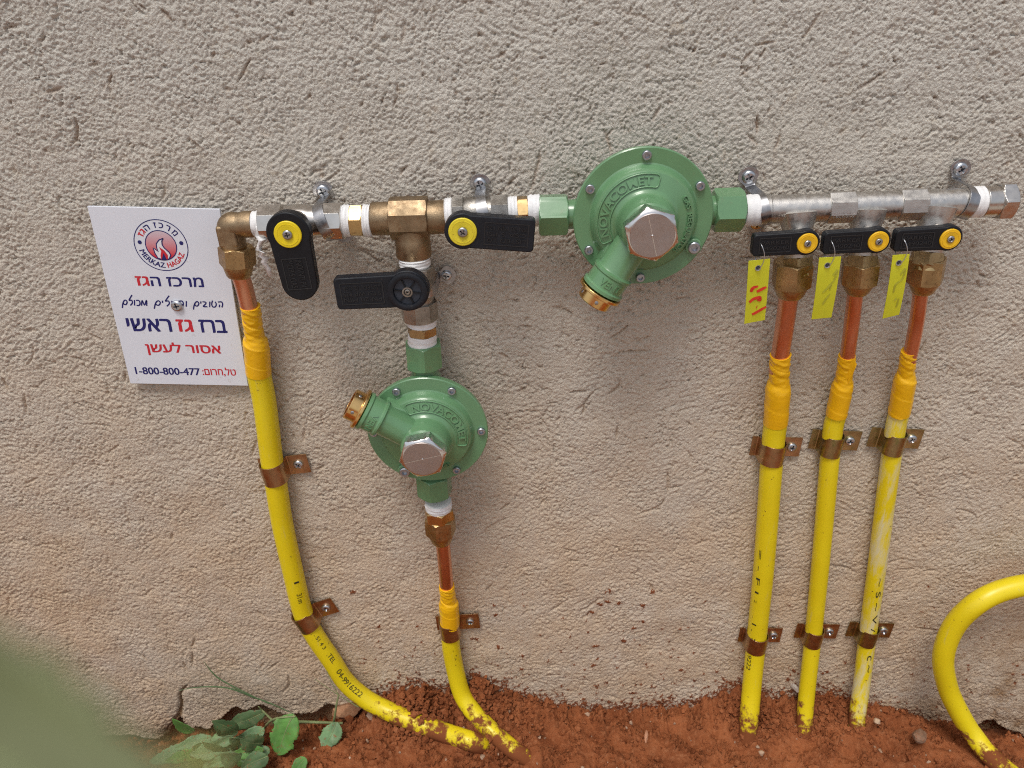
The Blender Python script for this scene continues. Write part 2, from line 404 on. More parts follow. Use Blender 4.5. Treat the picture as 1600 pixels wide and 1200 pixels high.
def grow(a, b, s0, n):
    t = np.linspace(0, 1, n + 1)[1:]; return a + (b - a) * (t * .12 + .88 * t ** 3)
zc = [-0.09]
while zc[-1] < 0.99: zc.append(zc[-1] + .0014 - .00052 * max(0, min(1, zc[-1] / .95)))
zs = np.concatenate([np.array(zc), grow(zc[-1], 2.7, 0, 60)])
xi = np.linspace(-1, 1, 1300)
xi = np.concatenate([-grow(1, 5.2, 0, 60)[::-1], xi, grow(1, 5.2, 0, 60)])
hw = np.interp(zs, [-.09, 0, .95, 1.4, 2.7], [.93, .87, .53, .60, .85])
Xg = xi[None, :] * hw[:, None]; Zg = np.repeat(zs[:, None], len(xi), 1)
Hh = bil(relief, Xg, Zg); Gv = np.clip(bil(groove, Xg, Zg), 0, 1); Sv = np.clip(bil(soilm, Xg, Zg), 0, 1); Cv = np.clip(bil(crack, Xg, Zg), 0, 1)
inside = (np.abs(Xg - (X0 + TX * RES / 2)) < TX * RES / 2) & (Zg < Z0 + TZ * RES)
Sv *= inside; Cv *= inside
edge = np.interp(Xg[0] * 0 + 0, [0], [0])
ed = np.interp(Xg, ex, ez) + .0011 * bil(grain, Xg, Zg) + .0030 * bil(n_mid, Xg, Zg * 0 + .1)
below = np.clip((ed - Zg) / .0016, 0, 1)
Hh = Hh - .016 * below + .0014 * np.exp(-((Zg - ed) / .006) ** 2) * (1 - below)
nv, nu = Xg.shape
co = np.stack([Xg, -Hh, Zg], -1).reshape(-1, 3).astype(np.float32)
idx = np.arange(nv * nu).reshape(nv, nu)
quads = np.stack([idx[:-1, :-1], idx[:-1, 1:], idx[1:, 1:], idx[1:, :-1]], -1).reshape(-1, 4)
def grid_mesh(name, co, quads, attrs):
    me = bpy.data.meshes.new(name); me.vertices.add(len(co)); me.vertices.foreach_set("co", co.ravel())
    me.loops.add(quads.size); me.loops.foreach_set("vertex_index", quads.ravel().astype(np.int32))
    me.polygons.add(len(quads)); me.polygons.foreach_set("loop_start", np.arange(0, quads.size, 4, dtype=np.int32))
    me.polygons.foreach_set("use_smooth", np.ones(len(quads), bool))
    me.update(calc_edges=True)
    for k, a in attrs.items():
        at = me.attributes.new(k, 'FLOAT', 'POINT'); at.data.foreach_set("value", a.ravel().astype(np.float32))
    return me
wall_me = grid_mesh("stucco_wall", co, quads, {"groove": Gv, "soil": Sv, "base": np.maximum(below, np.clip(Cv * 1.5, 0, 1))})

m, nt, lk, p = new_mat("stucco")
geo = N(nt, "ShaderNodeNewGeometry"); pos = geo.outputs['Position']
at = {k: N(nt, "ShaderNodeAttribute", attribute_name=k).outputs['Fac'] for k in ("groove", "soil", "base")}
n1 = N(nt, "ShaderNodeTexNoise", Scale=6.0, Detail=6.0, Roughness=.6); lk.new(pos, n1.inputs['Vector'])
n2 = N(nt, "ShaderNodeTexNoise", Scale=70.0, Detail=8.0, Roughness=.7); lk.new(pos, n2.inputs['Vector'])
n3 = N(nt, "ShaderNodeTexNoise", Scale=330.0, Detail=6.0, Roughness=.75); lk.new(pos, n3.inputs['Vector'])
c = mixc(nt, lk, ramp(nt, lk, n1.outputs['Fac'], .3, .7), (.595, .565, .50), (.65, .625, .565))
c = mixc(nt, lk, ramp(nt, lk, n2.outputs['Fac'], .55, .80), c, (.50, .425, .32))
c = mixc(nt, lk, ramp(nt, lk, n3.outputs['Fac'], .56, .75), c, (.70, .68, .63))
c = mixc(nt, lk, ramp(nt, lk, n3.outputs['Fac'], .43, .33), c, (.30, .225, .16))
gr = N(nt, "ShaderNodeMath", operation='MULTIPLY'); lk.new(at['groove'], gr.inputs[0]); gr.inputs[1].default_value = .8
c = mixc(nt, lk, gr.outputs[0], c, (.36, .215, .125))
# earth wash plus painted warm ground bounce: stronger low down, broken by the grain
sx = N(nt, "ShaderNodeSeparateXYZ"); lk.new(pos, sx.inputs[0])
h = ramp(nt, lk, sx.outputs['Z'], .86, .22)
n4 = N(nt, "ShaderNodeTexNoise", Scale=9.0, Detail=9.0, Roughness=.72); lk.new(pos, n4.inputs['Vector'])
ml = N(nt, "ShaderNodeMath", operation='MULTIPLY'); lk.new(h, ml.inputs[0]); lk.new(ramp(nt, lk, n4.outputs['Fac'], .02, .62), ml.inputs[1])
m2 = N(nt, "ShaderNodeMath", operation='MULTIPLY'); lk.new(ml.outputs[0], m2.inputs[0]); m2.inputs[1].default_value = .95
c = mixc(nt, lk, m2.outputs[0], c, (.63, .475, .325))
n5 = N(nt, "ShaderNodeTexNoise", Scale=26.0, Detail=9.0, Roughness=.75); lk.new(pos, n5.inputs['Vector'])
h2 = ramp(nt, lk, sx.outputs['Z'], .30, .0); xr = ramp(nt, lk, sx.outputs['X'], .35, .75)
m3 = N(nt, "ShaderNodeMath", operation='MULTIPLY'); lk.new(h2, m3.inputs[0]); lk.new(ramp(nt, lk, n5.outputs['Fac'], .46, .66), m3.inputs[1])
m4 = N(nt, "ShaderNodeMath", operation='MULTIPLY_ADD'); lk.new(xr, m4.inputs[0]); m4.inputs[1].default_value = .75; m4.inputs[2].default_value = .32
m5 = N(nt, "ShaderNodeMath", operation='MULTIPLY'); lk.new(m3.outputs[0], m5.inputs[0]); lk.new(m4.outputs[0], m5.inputs[1])
c = mixc(nt, lk, m5.outputs[0], c, (.33, .19, .09))
c = mixc(nt, lk, at['base'], c, (.34, .22, .12))
c = mixc(nt, lk, ramp(nt, lk, at['soil'], .25, .6), c, (.235, .075, .03))
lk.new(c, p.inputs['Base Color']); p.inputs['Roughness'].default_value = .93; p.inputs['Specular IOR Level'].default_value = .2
nb = N(nt, "ShaderNodeTexNoise", Scale=640.0, Detail=4.0, Roughness=.65); lk.new(pos, nb.inputs['Vector'])
b = N(nt, "ShaderNodeBump"); b.inputs['Strength'].default_value = 1.0; b.inputs['Distance'].default_value = .0020
lk.new(nb.outputs['Fac'], b.inputs['Height']); lk.new(b.outputs[0], p.inputs['Normal'])
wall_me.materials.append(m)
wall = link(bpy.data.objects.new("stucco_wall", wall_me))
tag(wall, "rough beige stucco wall with trowel drags behind the gas pipes", "wall")

# ---------------------------------------------------------------- the red soil
cont = [(-400, 1160), (0, 1165), (200, 1165), (300, 1160), (420, 1150), (500, 1140), (570, 1112), (600, 1085), (650, 1068), (690, 1080), (715, 1080), (728, 1066), (745, 1060), (765, 1072), (800, 1086),
        (880, 1102), (940, 1110), (1010, 1108), (1080, 1100), (1130, 1084), (1165, 1068), (1200, 1092), (1240, 1086), (1290, 1083), (1340, 1092), (1400, 1112), (1450, 1128), (1500, 1150), (1560, 1158), (1650, 1172), (2000, 1165)]
cp = [W(*q) for q in cont]; cx = np.array([q.x for q in cp]); cz = np.array([q.z for q in cp])
S1, S2, S3, S4 = band(60, 1.3, seed=31), band(20, 1.0, seed=32), band(8, 1.0, seed=33), band(3.6, 1.0, seed=34)
def base_h(x, d):
    zcx = sum(np.interp(x + k * .008, cx, cz) for k in (-2, -1, 0, 1, 2)) / 5
    zf = np.interp(x, [-.9, -.3, -.06, .1, .33, .45, .62, .9], [-.045, -.026, -.004, -.018, -.024, -.012, -.014, -.018])
    zcx = zcx + .0042 * bil(S2, x, x * 0 + .11) + .0030 * bil(S3, x, x * 0 + .37) + .002 * bil(S4, x, x * 0 + .5)
    e = np.exp(-(np.maximum(d, 0) / .036) ** 1.35)
    return zf + (zcx - zf) * e
def clod(x, d):
    q = bil(S2, x, d); w = bil(S3, x + .31, d); y = bil(S4, x, d + .2)
    rough = .55 + .45 * np.tanh(1.6 * bil(S1, x + .7, d + .4))
    return .0032 * bil(S1, x, d) + rough * (.0060 * (1.1 - np.abs(q)) + .0040 * (1 - np.abs(w)) + .0018 * y)
def ground_h(x, d): return base_h(x, d) + clod(x, d) * np.clip(.55 + d / .03, 0, 1)
def gh(x, d): return float(ground_h(np.array([float(x)]), np.array([float(d)]))[0])
gx = np.concatenate([-grow(.95, 60, 0, 46)[::-1], np.arange(-.95, .951, .0021), grow(.95, 60, 0, 46)])
gd = np.concatenate([np.array([-.3, -.15, -.06]), np.arange(-.03, .24, .0020), grow(.24, 60, 0, 60)])
GX, GD = np.meshgrid(gx, gd)
far = np.clip((np.maximum(np.abs(GX) - .95, GD - .24)) / .5, 0, 1)
GZ = ground_h(np.clip(GX, -1.15, 1.15), GD) * (1 - far) + far * (-.03 + .01 * bil(n_big, GX, GD))
gco = np.stack([GX, -GD, GZ], -1).reshape(-1, 3).astype(np.float32)
nv, nu = GX.shape; idx = np.arange(nv * nu).reshape(nv, nu)
gq = np.stack([idx[:-1, :-1], idx[1:, :-1], idx[1:, 1:], idx[:-1, 1:]], -1).reshape(-1, 4)
g_me = grid_mesh("ground", gco, gq, {})
m, nt, lk, p = new_mat("red_soil")
geo = N(nt, "ShaderNodeNewGeometry"); pos = geo.outputs['Position']
n1 = N(nt, "ShaderNodeTexNoise", Scale=14.0, Detail=7.0, Roughness=.65); lk.new(pos, n1.inputs['Vector'])
n2 = N(nt, "ShaderNodeTexNoise", Scale=160.0, Detail=6.0, Roughness=.7); lk.new(pos, n2.inputs['Vector'])
c = mixc(nt, lk, ramp(nt, lk, n1.outputs['Fac'], .35, .68), (.20, .060, .022), (.34, .115, .044))
c = mixc(nt, lk, ramp(nt, lk, n2.outputs['Fac'], .5, .75), c, (.34, .14, .064))
c = mixc(nt, lk, ramp(nt, lk, n2.outputs['Fac'], .45, .3), c, (.15, .048, .018))
lk.new(c, p.inputs['Base Color']); p.inputs['Roughness'].default_value = .95; p.inputs['Specular IOR Level'].default_value = .15
nb = N(nt, "ShaderNodeTexNoise", Scale=600.0, Detail=5.0, Roughness=.7); lk.new(pos, nb.inputs['Vector'])
b = N(nt, "ShaderNodeBump"); b.inputs['Strength'].default_value = .8; b.inputs['Distance'].default_value = .0015
lk.new(nb.outputs['Fac'], b.inputs['Height']); lk.new(b.outputs[0], p.inputs['Normal'])
g_me.materials.append(m); M['soil'] = m
tag(link(bpy.data.objects.new("ground", g_me)), kind="structure")

# unseen path of pale slabs added to brighten metal reflections and bounce onto the wall
bounce_slabs = MB()
prg = random.Random(3)
for i in range(-9, 10):
    for j in range(5):
        x0, y0 = i * .405, -.80 - j * .405
        bounce_slabs.box((x0 + .003, y0 - .402, -.06), (x0 + .402, y0 - .003, -.0135 + prg.uniform(-.002, .002)))
M['bounce_paving'] = mat('bounce_paving', (.42, .37, .31), 0, .9, .12, 12, bump=.5, bscale=300)
tag(bounce_slabs.build('path', M['bounce_paving'], None, .003), kind='structure')
# ---------------------------------------------------------------- small shared pieces
AX_D = 0.036                                   # main line axis off the wall
def arc_pts(cx, cy, r, a0, a1, n):
    return [(cx + r * math.cos(a0 + (a1 - a0) * i / n), cy + r * math.sin(a0 + (a1 - a0) * i / n)) for i in range(n + 1)]

_shared = {}
def shared(key, mb_fn, mat_, smooth=35):
    if key not in _shared:
        o = mb_fn().build(key, mat_, None, 0, smooth); _shared[key] = o.data; bpy.data.objects.remove(o)
    return _shared[key]
def put(name, me, parent, loc=(0, 0, 0), rot=None, scale=1.0):
    o = link(bpy.data.objects.new(name, me)); o.parent = parent; o.location = loc
    if rot is not None: o.rotation_euler = rot
    o.scale = (scale,) * 3
    return o
def screw(parent, loc, r=.0058, ang=None, name='screw', m='zinc'):
    """cross-recessed pan head, unit radius mesh scaled; recess is a real pocket with a dark floor"""
    def head():
        b = MB(); b.lathe([(0, 1.0), (.20, 1.0), (.36, .95), (.46, .84), (.53, .66)], seg=32, cap1=False)
        # top with a cross pocket
        w, L, z, zb = .14, .60, .54, .10
        out = [(w, w), (w, L), (-w, L), (-w, w), (-L, w), (-L, -w), (-w, -w), (-w, -L), (w, -L), (w, -w), (L, -w), (L, w)]
        n = len(out)
        rim = [(.66 * math.cos(2 * math.pi * k / 32), .66 * math.sin(2 * math.pi * k / 32), .53) for k in range(32)]
        b.add([(x, y, z) for x, y in out] + [(x * .55, y * .55, zb) for x, y in out],
              [(k, (k + 1) % n, n + (k + 1) % n, n + k) for k in range(n)])
        # ring between rim and the cross: quads matched by angle
        vs = rim + [(x, y, z) for x, y in out]; fs = []
        order = sorted(range(n), key=lambda k: math.atan2(out[k][1], out[k][0]) % (2 * math.pi))
        angs = [math.atan2(out[k][1], out[k][0]) % (2 * math.pi) for k in order]
        near = [min(range(32), key=lambda q: abs(((2 * math.pi * q / 32) - a + math.pi) % (2 * math.pi) - math.pi)) for a in angs]
        for i in range(n):
            a, c_ = near[i], near[(i + 1) % n]; span = [a]
            while span[-1] != c_: span.append((span[-1] + 1) % 32)
            fs.append(tuple(span) + (32 + order[(i + 1) % n], 32 + order[i]))
        return b.add(vs, fs)
    if ang is None: ang = rng.uniform(0, 1.5)
    o = put(name, shared('screw_head_' + m, head, M[m], 14), parent, loc, (rng.uniform(-.06, .06), rng.uniform(-.06, .06), ang), r)
    return o

def line_root(name, p0, p1, d=AX_D):
    """root at the middle of a run between two photo points; returns root, length"""
    a, b = W(*p0, d), W(*p1, d); v = b - a
    return empty(name, (a + b) / 2, math.atan2(v.z, v.x)), math.hypot(v.x, v.z)

XA, YA, ZA = (1, 0, 0), (0, 1, 0), (0, 0, 1)
def ptfe(root, t0, t1, r, ax=XA, o=(0, 0, 0), m='ptfe'):
    sd = rng.uniform(0, 9); n = 9
    prof = [(t0 + (t1 - t0) * i / n, r * (1 + .03 * math.sin(i * 2.1 + sd) - (.05 if i in (0, n) else 0))) for i in range(n + 1)]
    b = MB().lathe(prof, o, ax, 40, rf=lambda q, t, rr: rr * (1 + .012 * math.sin(5 * q + t * 900 + sd) + .01 * math.sin(2 * q + sd)))
    return b.build('thread_tape', M[m], root, 0, 60)

# ---------------------------------------------------------------- pressure regulator
def dome_c(r):
    P = [(0, .022), (.0285, .0185), (.030, .0160), (.0315, .0150), (.040, .0122), (.046, .0102), (.0475, .0085), (.049, .0050), (.0505, .0008), (.0515, 0), (.07, 0)]
    return float(np.interp(r, [q[0] for q in P], [q[1] for q in P]))
def regulator(px, py, ang, label):
    d = AX_D + .020
    R = empty('gas_regulator', W(px, py, d), ang)
    tag(R, label, 'gas regulator', 'green gas pressure regulators')
    # lower body: rear flange and bowl
    MB().lathe([(-.044, .020), (-.043, .026), (-.036, .040), (-.020, .049), (-.012, .052), (-.0095, .056), (-.0092, .0645), (-.0085, .0655), (-.0052, .0655), (-.0047, .0650)], seg=96).build('lower_body', M['green'], R, .0004)
    prof = [(-.0044, .0655), (-.0040, .0662), (-.0010, .0662), (0, .0652), (0, .0520), (.0008, .0507)]
    prof += [(dome_c(r), r) for r in (.0500, .0490, .0480, .0472, .046, .043, .040, .036, .0322, .0312, .0303, .0297)]
    prof += [(.0172, .0290), (.0182, .0280), (.0205, .0272), (.026, .0266), (.033, .0256), (.0375, .0246), (.0392, .0228), (.0396, .0210)]
    cover = MB().lathe(prof, seg=96).build('cover', M['green'], R, 0, 28)
    # cap
    b = MB().hexn(.0390, .0540, .0445, rot=math.radians(12), ch=(0, 1), r0=.0202); cap = b.build('cap', M['cap_side'], R, .0003)
    def face():
        b = MB(); pr = [(.0540, .0201), (.05435, .0198)] + [(.05435 + .00005 * (k % 2), .0198 - k * .0011) for k in range(1, 17)]
        return b.lathe(pr, seg=64)
    face().build('cap_face', M['cap_face'], cap, 0, 12)
    a = math.radians(104)
    MB().stroke([(-.0193 * math.cos(a), -.0193 * math.sin(a)), (.0193 * math.cos(a), .0193 * math.sin(a))], .0006, .05452).build('scribed_line', M['cap_side'], cap)
    MB().lathe([(.0545, .0011), (.0549, .0006)], seg=12).build('centre_mark', M['cap_side'], cap)
    # vent
    va = math.radians(238); u = (math.cos(va), math.sin(va), 0); o = (0, 0, .0185)
    tube = MB().lathe([(.014, .0170), (.050, .0170), (.0520, .0180), (.0535, .0205), (.0555, .0205), (.0570, .0192), (.0690, .0194), (.0705, .0212), (.0735, .0212), (.0745, .0195)], o, u, 56)
    vent = tube.build('vent', M['green'], R, 0, 28)
    # web that joins the vent to the cover and flange
    w = []
    for t, hw_ in ((.018, .020), (.036, .021), (.046, .0185), (.0565, .0165)):
        ring = []
        n = Vector((-u[1], u[0], 0)); cpt = Vector(u) * t
        for s_, zz in ((-1, -.003), (1, -.003), (1, .008), (.86, .0135), (-.86, .0135), (-1, .008)):
            q = cpt + n * hw_ * s_; ring.append((q.x, q.y, zz * (1 if t < .05 else .95)))
        w.append(ring)
    MB().rings(w).build('vent_web', M['green'], R, .0018)
    ring = MB().lathe([(.0750, .0150), (.0752, .0215), (.0758, .0222), (.0782, .0222), (.0788, .0215), (.0790, .0168), (.0890, .0166), (.0898, .0160), (.0898, .0135), (.0800, .0135)], o, u, 56, cap0=True, cap1=True)
    vr = ring.build('vent_ring', M['brass_bright'], R, .0002)
    n_ = Vector((-u[1], u[0], 0))
    for k in (20, 95, 165):
        q = math.radians(k); rad = n_ * math.cos(q) + Vector((0, 0, 1)) * math.sin(q)
        MB().lathe([(.0150, .0019), (.0168, .0019), (.0171, .0014)], Vector(o) + Vector(u) * .0842, rad, 14).build('set_screw', M['bolt'], vr)
    # raised lettering
    def vfn(x, y, z):                                   # x around the collar, y along it outwards (down the letters)
        r = .0193 + z; q = math.pi / 2 - x / .0193
        return tuple(Vector(o) + Vector(u) * (.0630 - y) + (n_ * math.cos(q) + Vector((0, 0, 1)) * math.sin(q)) * r)
    v, f = fit('VENT', -.0115, .0115, -.0036, .0036, .0003, .01, .05, .012, vfn)
    MB().add(v, f).build('vent_lettering', M['green'], vent, 0, 20)
    def on_dome(r0, a_mid, flip=1):
        def fn(x, y, z):
            r = r0 + y; q = a_mid - x / r0
            return (r * math.cos(q), r * math.sin(q), dome_c(r) + z)
        return fn
    aM = math.radians(141); r0 = .0392; span = math.radians(116) * r0
    v, f = fit('NOVACOMET', -span / 2, span / 2, -.0037, .0037, .0009, .012, .05, .016, on_dome(r0, aM))
    MB().add(v, f).build('name_lettering', M['green'], cover, 0, 20)
    # raised frame round the name
    L, hh, rc = span / 2 + .0062, .0056, .003
    out = arc_pts(L - rc, hh - rc, rc, 0, math.pi / 2, 5)
    out += [(L - rc - (2 * L - 2 * rc) * k / 40, hh) for k in range(1, 40)]
    out += arc_pts(-L + rc, hh - rc, rc, math.pi / 2, math.pi, 5) + arc_pts(-L + rc, -hh + rc, rc, math.pi, 1.5 * math.pi, 5)
    out += [(-L + rc + (2 * L - 2 * rc) * k / 40, -hh) for k in range(1, 40)] + arc_pts(L - rc, -hh + rc, rc, 1.5 * math.pi, 2 * math.pi, 5)
    fn = on_dome(r0, aM); R_ = []
    for i, (x, y) in enumerate(out):
        a_, b_ = out[i - 1], out[(i + 1) % len(out)]
        t = Vector((b_[0] - a_[0], b_[1] - a_[1])).normalized(); nn = Vector((t.y, -t.x))
        R_.append([fn(x + nn.x * e, y + nn.y * e, h_) for e, h_ in ((.0005, -.001), (.0006, .0010), (.0002, .0014), (-.0002, .0014), (-.0006, .0010), (-.0005, -.001))])
    MB().rings(R_, closed=True).build('name_frame', M['green'], cover, 0, 50)
    r1 = .0418; sp = math.radians(80) * r1
    v, f = fit('GAS  REGULATOR', -sp / 2, sp / 2, -.0025, .0025, .0009, .008, .05, .018, on_dome(r1, math.radians(-6)))
    MB().add(v, f).build('kind_lettering', M['green'], cover, 0, 20)
    # bolts
    for k in range(6):
        q = math.radians(90 + 60 * k); big = (k == 4)
        rb = .0588 if not big else .0570; x, y = rb * math.cos(q), rb * math.sin(q)
        if big: MB().lathe([(-.004, .0082), (.0035, .0080), (.0042, .0074)], (x, y, 0), ZA, 28).build('bolt_boss', M['green'], R)
        s_ = .0058 if big else .0044; z0 = .0042 if big else 0
        MB().lathe([(z0, s_), (z0 + .0030, s_), (z0 + .0037, s_ * .86), (z0 + .0037, s_ * .52), (z0 + .0012, s_ * .48)], (x, y, 0), ZA, 24).build('bolt', M['bolt'], R, 0, 30)
    # ends
    for sg in (-1, 1):
        ax = (sg, 0, 0); o2 = (0, 0, -.020)
        MB().lathe([(.040, .019), (.058, .0168), (.064, .0142), (.0725, .0140)], o2, ax, 40).build('neck', M['green'], R, 0, 40)
        MB().hexn(.0705, .0985, .0365, o2, ax, up=(0, 0, 1), rot=math.radians(8), ch=(1, 1)).build('hex_end', M['green'], R, .0006)
    return R

# ---------------------------------------------------------------- lever handles
def handle_outline(Rb, w0, w1, L, round_end, rc=.004):
    """big round end at the origin, arm to -y of length L"""
    th = math.asin(min(.97, w0 / Rb))
    o = arc_pts(0, 0, Rb, -math.pi / 2 + th, 1.5 * math.pi - th, 30)
    if round_end: o += arc_pts(0, -L + w1, w1, math.pi, 2 * math.pi, 18)
    else:
        o += arc_pts(-w1 + rc, -L + rc, rc, math.pi, 1.5 * math.pi, 5) + arc_pts(w1 - rc, -L + rc, rc, 1.5 * math.pi, 2 * math.pi, 5)
    return o
def lever(root, at, d, ang, Rb, w0, w1, L, round_end, cap_mat, cap_r, plast='black', thick=.012, lines=(), tdir=1, hollow=False, ds=.0):
    """handle part: at = photo point of the hub's front face"""
    H = None
    b = MB().prism(handle_outline(Rb, w0, w1, L, round_end), -thick, 0)
    H = b.build('handle', M[plast], root, .0016)
    wm = root.matrix_world.inverted() @ (Matrix.Translation(W(*at, d)) @ Matrix.Rotation(math.pi / 2, 4, 'X') @ Matrix.Rotation(ang, 4, 'Z'))
    H.matrix_local = wm
    # label panel: thin raised rim and embossed lines
    y0, y1 = -Rb - .003, -L + (.012 if round_end else .006); pw = min(w0, w1) * .66
    rim = [(-pw, y1), (pw, y1), (pw, y0), (-pw, y0)]
    b = MB()
    for i in range(4):
        (ax_, ay), (bx_, by) = rim[i], rim[(i + 1) % 4]
        t = .00045; b.box((min(ax_, bx_) - t, min(ay, by) - t, -.0004), (max(ax_, bx_) + t, max(ay, by) + t, .00045 + i * .00001))
    b.build('panel_rim', M['emboss'], H)
    n = len(lines)
    for i, s_ in enumerate(lines):
        span = (y0 - y1) * .9; lh = 2 * pw / (n + .6); xc = (i - (n - 1) / 2) * lh
        def fn(x, y, z): return (xc + tdir * y, (y0 + y1) / 2 - tdir * x, z)
        v, f = fit(s_, -span / 2, span / 2, -lh * .34, lh * .34, .0002, 0, .05, .009, fn)
        MB().add(v, f).build('embossed_lettering', M['emboss'], H, 0, 20)
    if hollow:
        MB().lathe([(-.002, Rb * .62), (.0032, Rb * .66), (.0038, Rb * .74), (.0038, Rb * .84), (.0028, Rb * .93), (-.002, Rb * .95)], seg=44, cap0=False, cap1=False).build('hub_rim', M[plast], H, 0, 40)
        MB().lathe([(.0001, Rb * .64), (.0004, Rb * .63), (.0004, .003)], seg=32).build('hub_floor', M['recess'], H)
        b = MB()
        for k in range(3):
            q = math.radians(20 + 60 * k); c_, s2 = math.cos(q), math.sin(q)
            P = [(-Rb * .6, -.0007), (Rb * .6, -.0007), (Rb * .6, .0007), (-Rb * .6, .0007)]
            b.prism([(x * c_ - y * s2, x * s2 + y * c_) for x, y in P], 0, .0016 + .00002 * k)
        b.build('hub_rib', M['black'], H)
        MB().lathe([(0, .0052), (.003, .0050), (.0032, .0036), (.0015, .0030)], seg=24).build('stem_nut', M['nickel_dull'], H)
        screw(H, (0, 0, .0014), .0029, .3, m='nickel_dull')
    else:
        C = MB().lathe([(0, cap_r), (.0009, cap_r), (.0016, cap_r * .95), (.0018, cap_r * .6), (.0012, cap_r * .42), (.0012, .002)], seg=48).build('cap', M[cap_mat], H, 0, 30)
        C.location = (0, 0, .0001)
        MB().lathe([(.0013, cap_r * .82), (.0019, cap_r * .80), (.0019, cap_r * .74), (.0013, cap_r * .72)], seg=48, cap0=False, cap1=False).build('cap_ring', M[cap_mat], C, 0, 30)
        screw(C, (0, 0, .0013), cap_r * .36, m='steel')
    # stem from the hub back to the valve body
    MB().lathe([(-.034, Rb * .62), (-.020, Rb * .60), (-.0135, Rb * .78), (-.0115, Rb * .78)], seg=32).build('stem', M['nickel'], H, .0004)
    return H

def valve_body(root, L, r_end, mt, hexes=(.26, .22), rot=.2, bulge=.52):
    """ball valve body along local x, centred"""
    x0, x1 = -L / 2, L / 2; a = L * hexes[0]; c_ = L * hexes[1]
    MB().hexn(x0, x0 + a, 2 * r_end, ax=XA, up=YA, rot=rot, n=8, ch=(1, 0)).build('hex_end', M[mt], root, .0005)
    MB().hexn(x1 - c_, x1, 2 * r_end * .98, ax=XA, up=YA, rot=rot, n=8, ch=(0, 1)).build('hex_end', M[mt], root, .0005)
    p = []
    for k in range(13):
        t = k / 12; p.append((x0 + a - .001 + (x1 - c_ - x0 - a + .002) * t, r_end * (.86 + .14 * math.sin(math.pi * min(1, t / .8)))))
    MB().lathe(p, ax=XA, seg=48).build('body', M[mt], root, 0, 40)

# ---------------------------------------------------------------- saddle clamps and pipe clips
def saddle(name, loc, ang, r, cz, w, eL, eR, mt, label, cat, group, round_ear=False, screws=('R',), sr=.0058, flare=1.0, twist=0.0):
    """pipe runs along local y at height cz; ears to -x and +x"""
    R = empty(name, loc, ang); tag(R, label, cat, group)
    t = .0006; zw = .0042                        # ears lie on the high points of the stucco
    P = []
    def ear(sg, e):
        pts = []
        n = 8
        for k in range(n + 1):
            q = k / n; x = r + .0022 + e * (1 - q)
            ww = w
            if round_ear:
                wr = .0105; dist = x - (r + .0022 + e - wr)
                ww = 2 * (math.sqrt(max(0, wr * wr - max(0, dist) ** 2)) if dist > 0 else wr + (w / 2 - wr) * min(1, -dist / (e - wr + 1e-6)))
                ww = max(ww, .003)
            pts.append((sg * x, zw, ww))
        return pts
    P += ear(-1, eL)
    P.append((-r - .0008, zw + .0010, w)); P.append((-r - .0002, zw + .004, w))
    m_ = 16
    for k in range(m_ + 1):
        q = math.pi - math.pi * k / m_; P.append(((r + .0002) * math.cos(q), max(cz, zw + .006) + (r + .0002) * math.sin(q), w))
    P.append((r + .0002, zw + .004, w)); P.append((r + .0008, zw + .0010, w))
    P += ear(1, eR)[::-1]
    rings = []; n = len(P)
    for i, (x, z, ww) in enumerate(P):
        a, b_ = P[max(i - 1, 0)], P[min(i + 1, n - 1)]
        tt = Vector((b_[0] - a[0], b_[1] - a[1])); tt = tt.normalized() if tt.length > 1e-7 else Vector((1, 0)); nn = Vector((-tt.y, tt.x)) * t
        rings.append([(x - nn.x, -ww / 2, z - nn.y), (x - nn.x, ww / 2, z - nn.y), (x + nn.x, ww / 2, z + nn.y), (x + nn.x, -ww / 2, z + nn.y)])
    MB().rings(rings).build('strap', M[mt], R, .0002, 30)
    for s_ in screws:
        if s_ == 'R': screw(R, (r + .0022 + eR - (.0100 if round_ear else eR * .52), 0, zw + t), sr)
        elif s_ == 'L': screw(R, (-(r + .0022 + eL - .0100), 0, zw + t), sr, m='brass')
    return R

# ---------------------------------------------------------------- gas pipes
def pipe_path(pts, n=12): return [Vector(q) for q in catmull([tuple(W(*q)) for q in pts], n)]
def arclen(path):
    s = [0.0]
    for a, b in zip(path, path[1:]): s.append(s[-1] + (b - a).length)
    return s
def on_pipe(path, r, s_mid, phi, tdir=1):
    """bend flat type along the pipe: x runs down the pipe, y round it"""
    S_ = arclen(path)
    def fn(x, y, z):
        s = min(max(s_mid + tdir * x, 0), S_[-1] - 1e-5); i = max(k for k in range(len(S_) - 1) if S_[k] <= s)
        p = path[i].lerp(path[i + 1], (s - S_[i]) / (S_[i + 1] - S_[i])); t = (path[i + 1] - path[i]).normalized()
        vd = (cam.location - p).normalized(); a = (vd - t * vd.dot(t)).normalized(); b = t.cross(a)
        q = phi - tdir * y / r
        return tuple(p + (a * math.cos(q) + b * math.sin(q)) * (r + .0005))
    return fn
def shift(mb, off): return mb.move(-Vector(off))
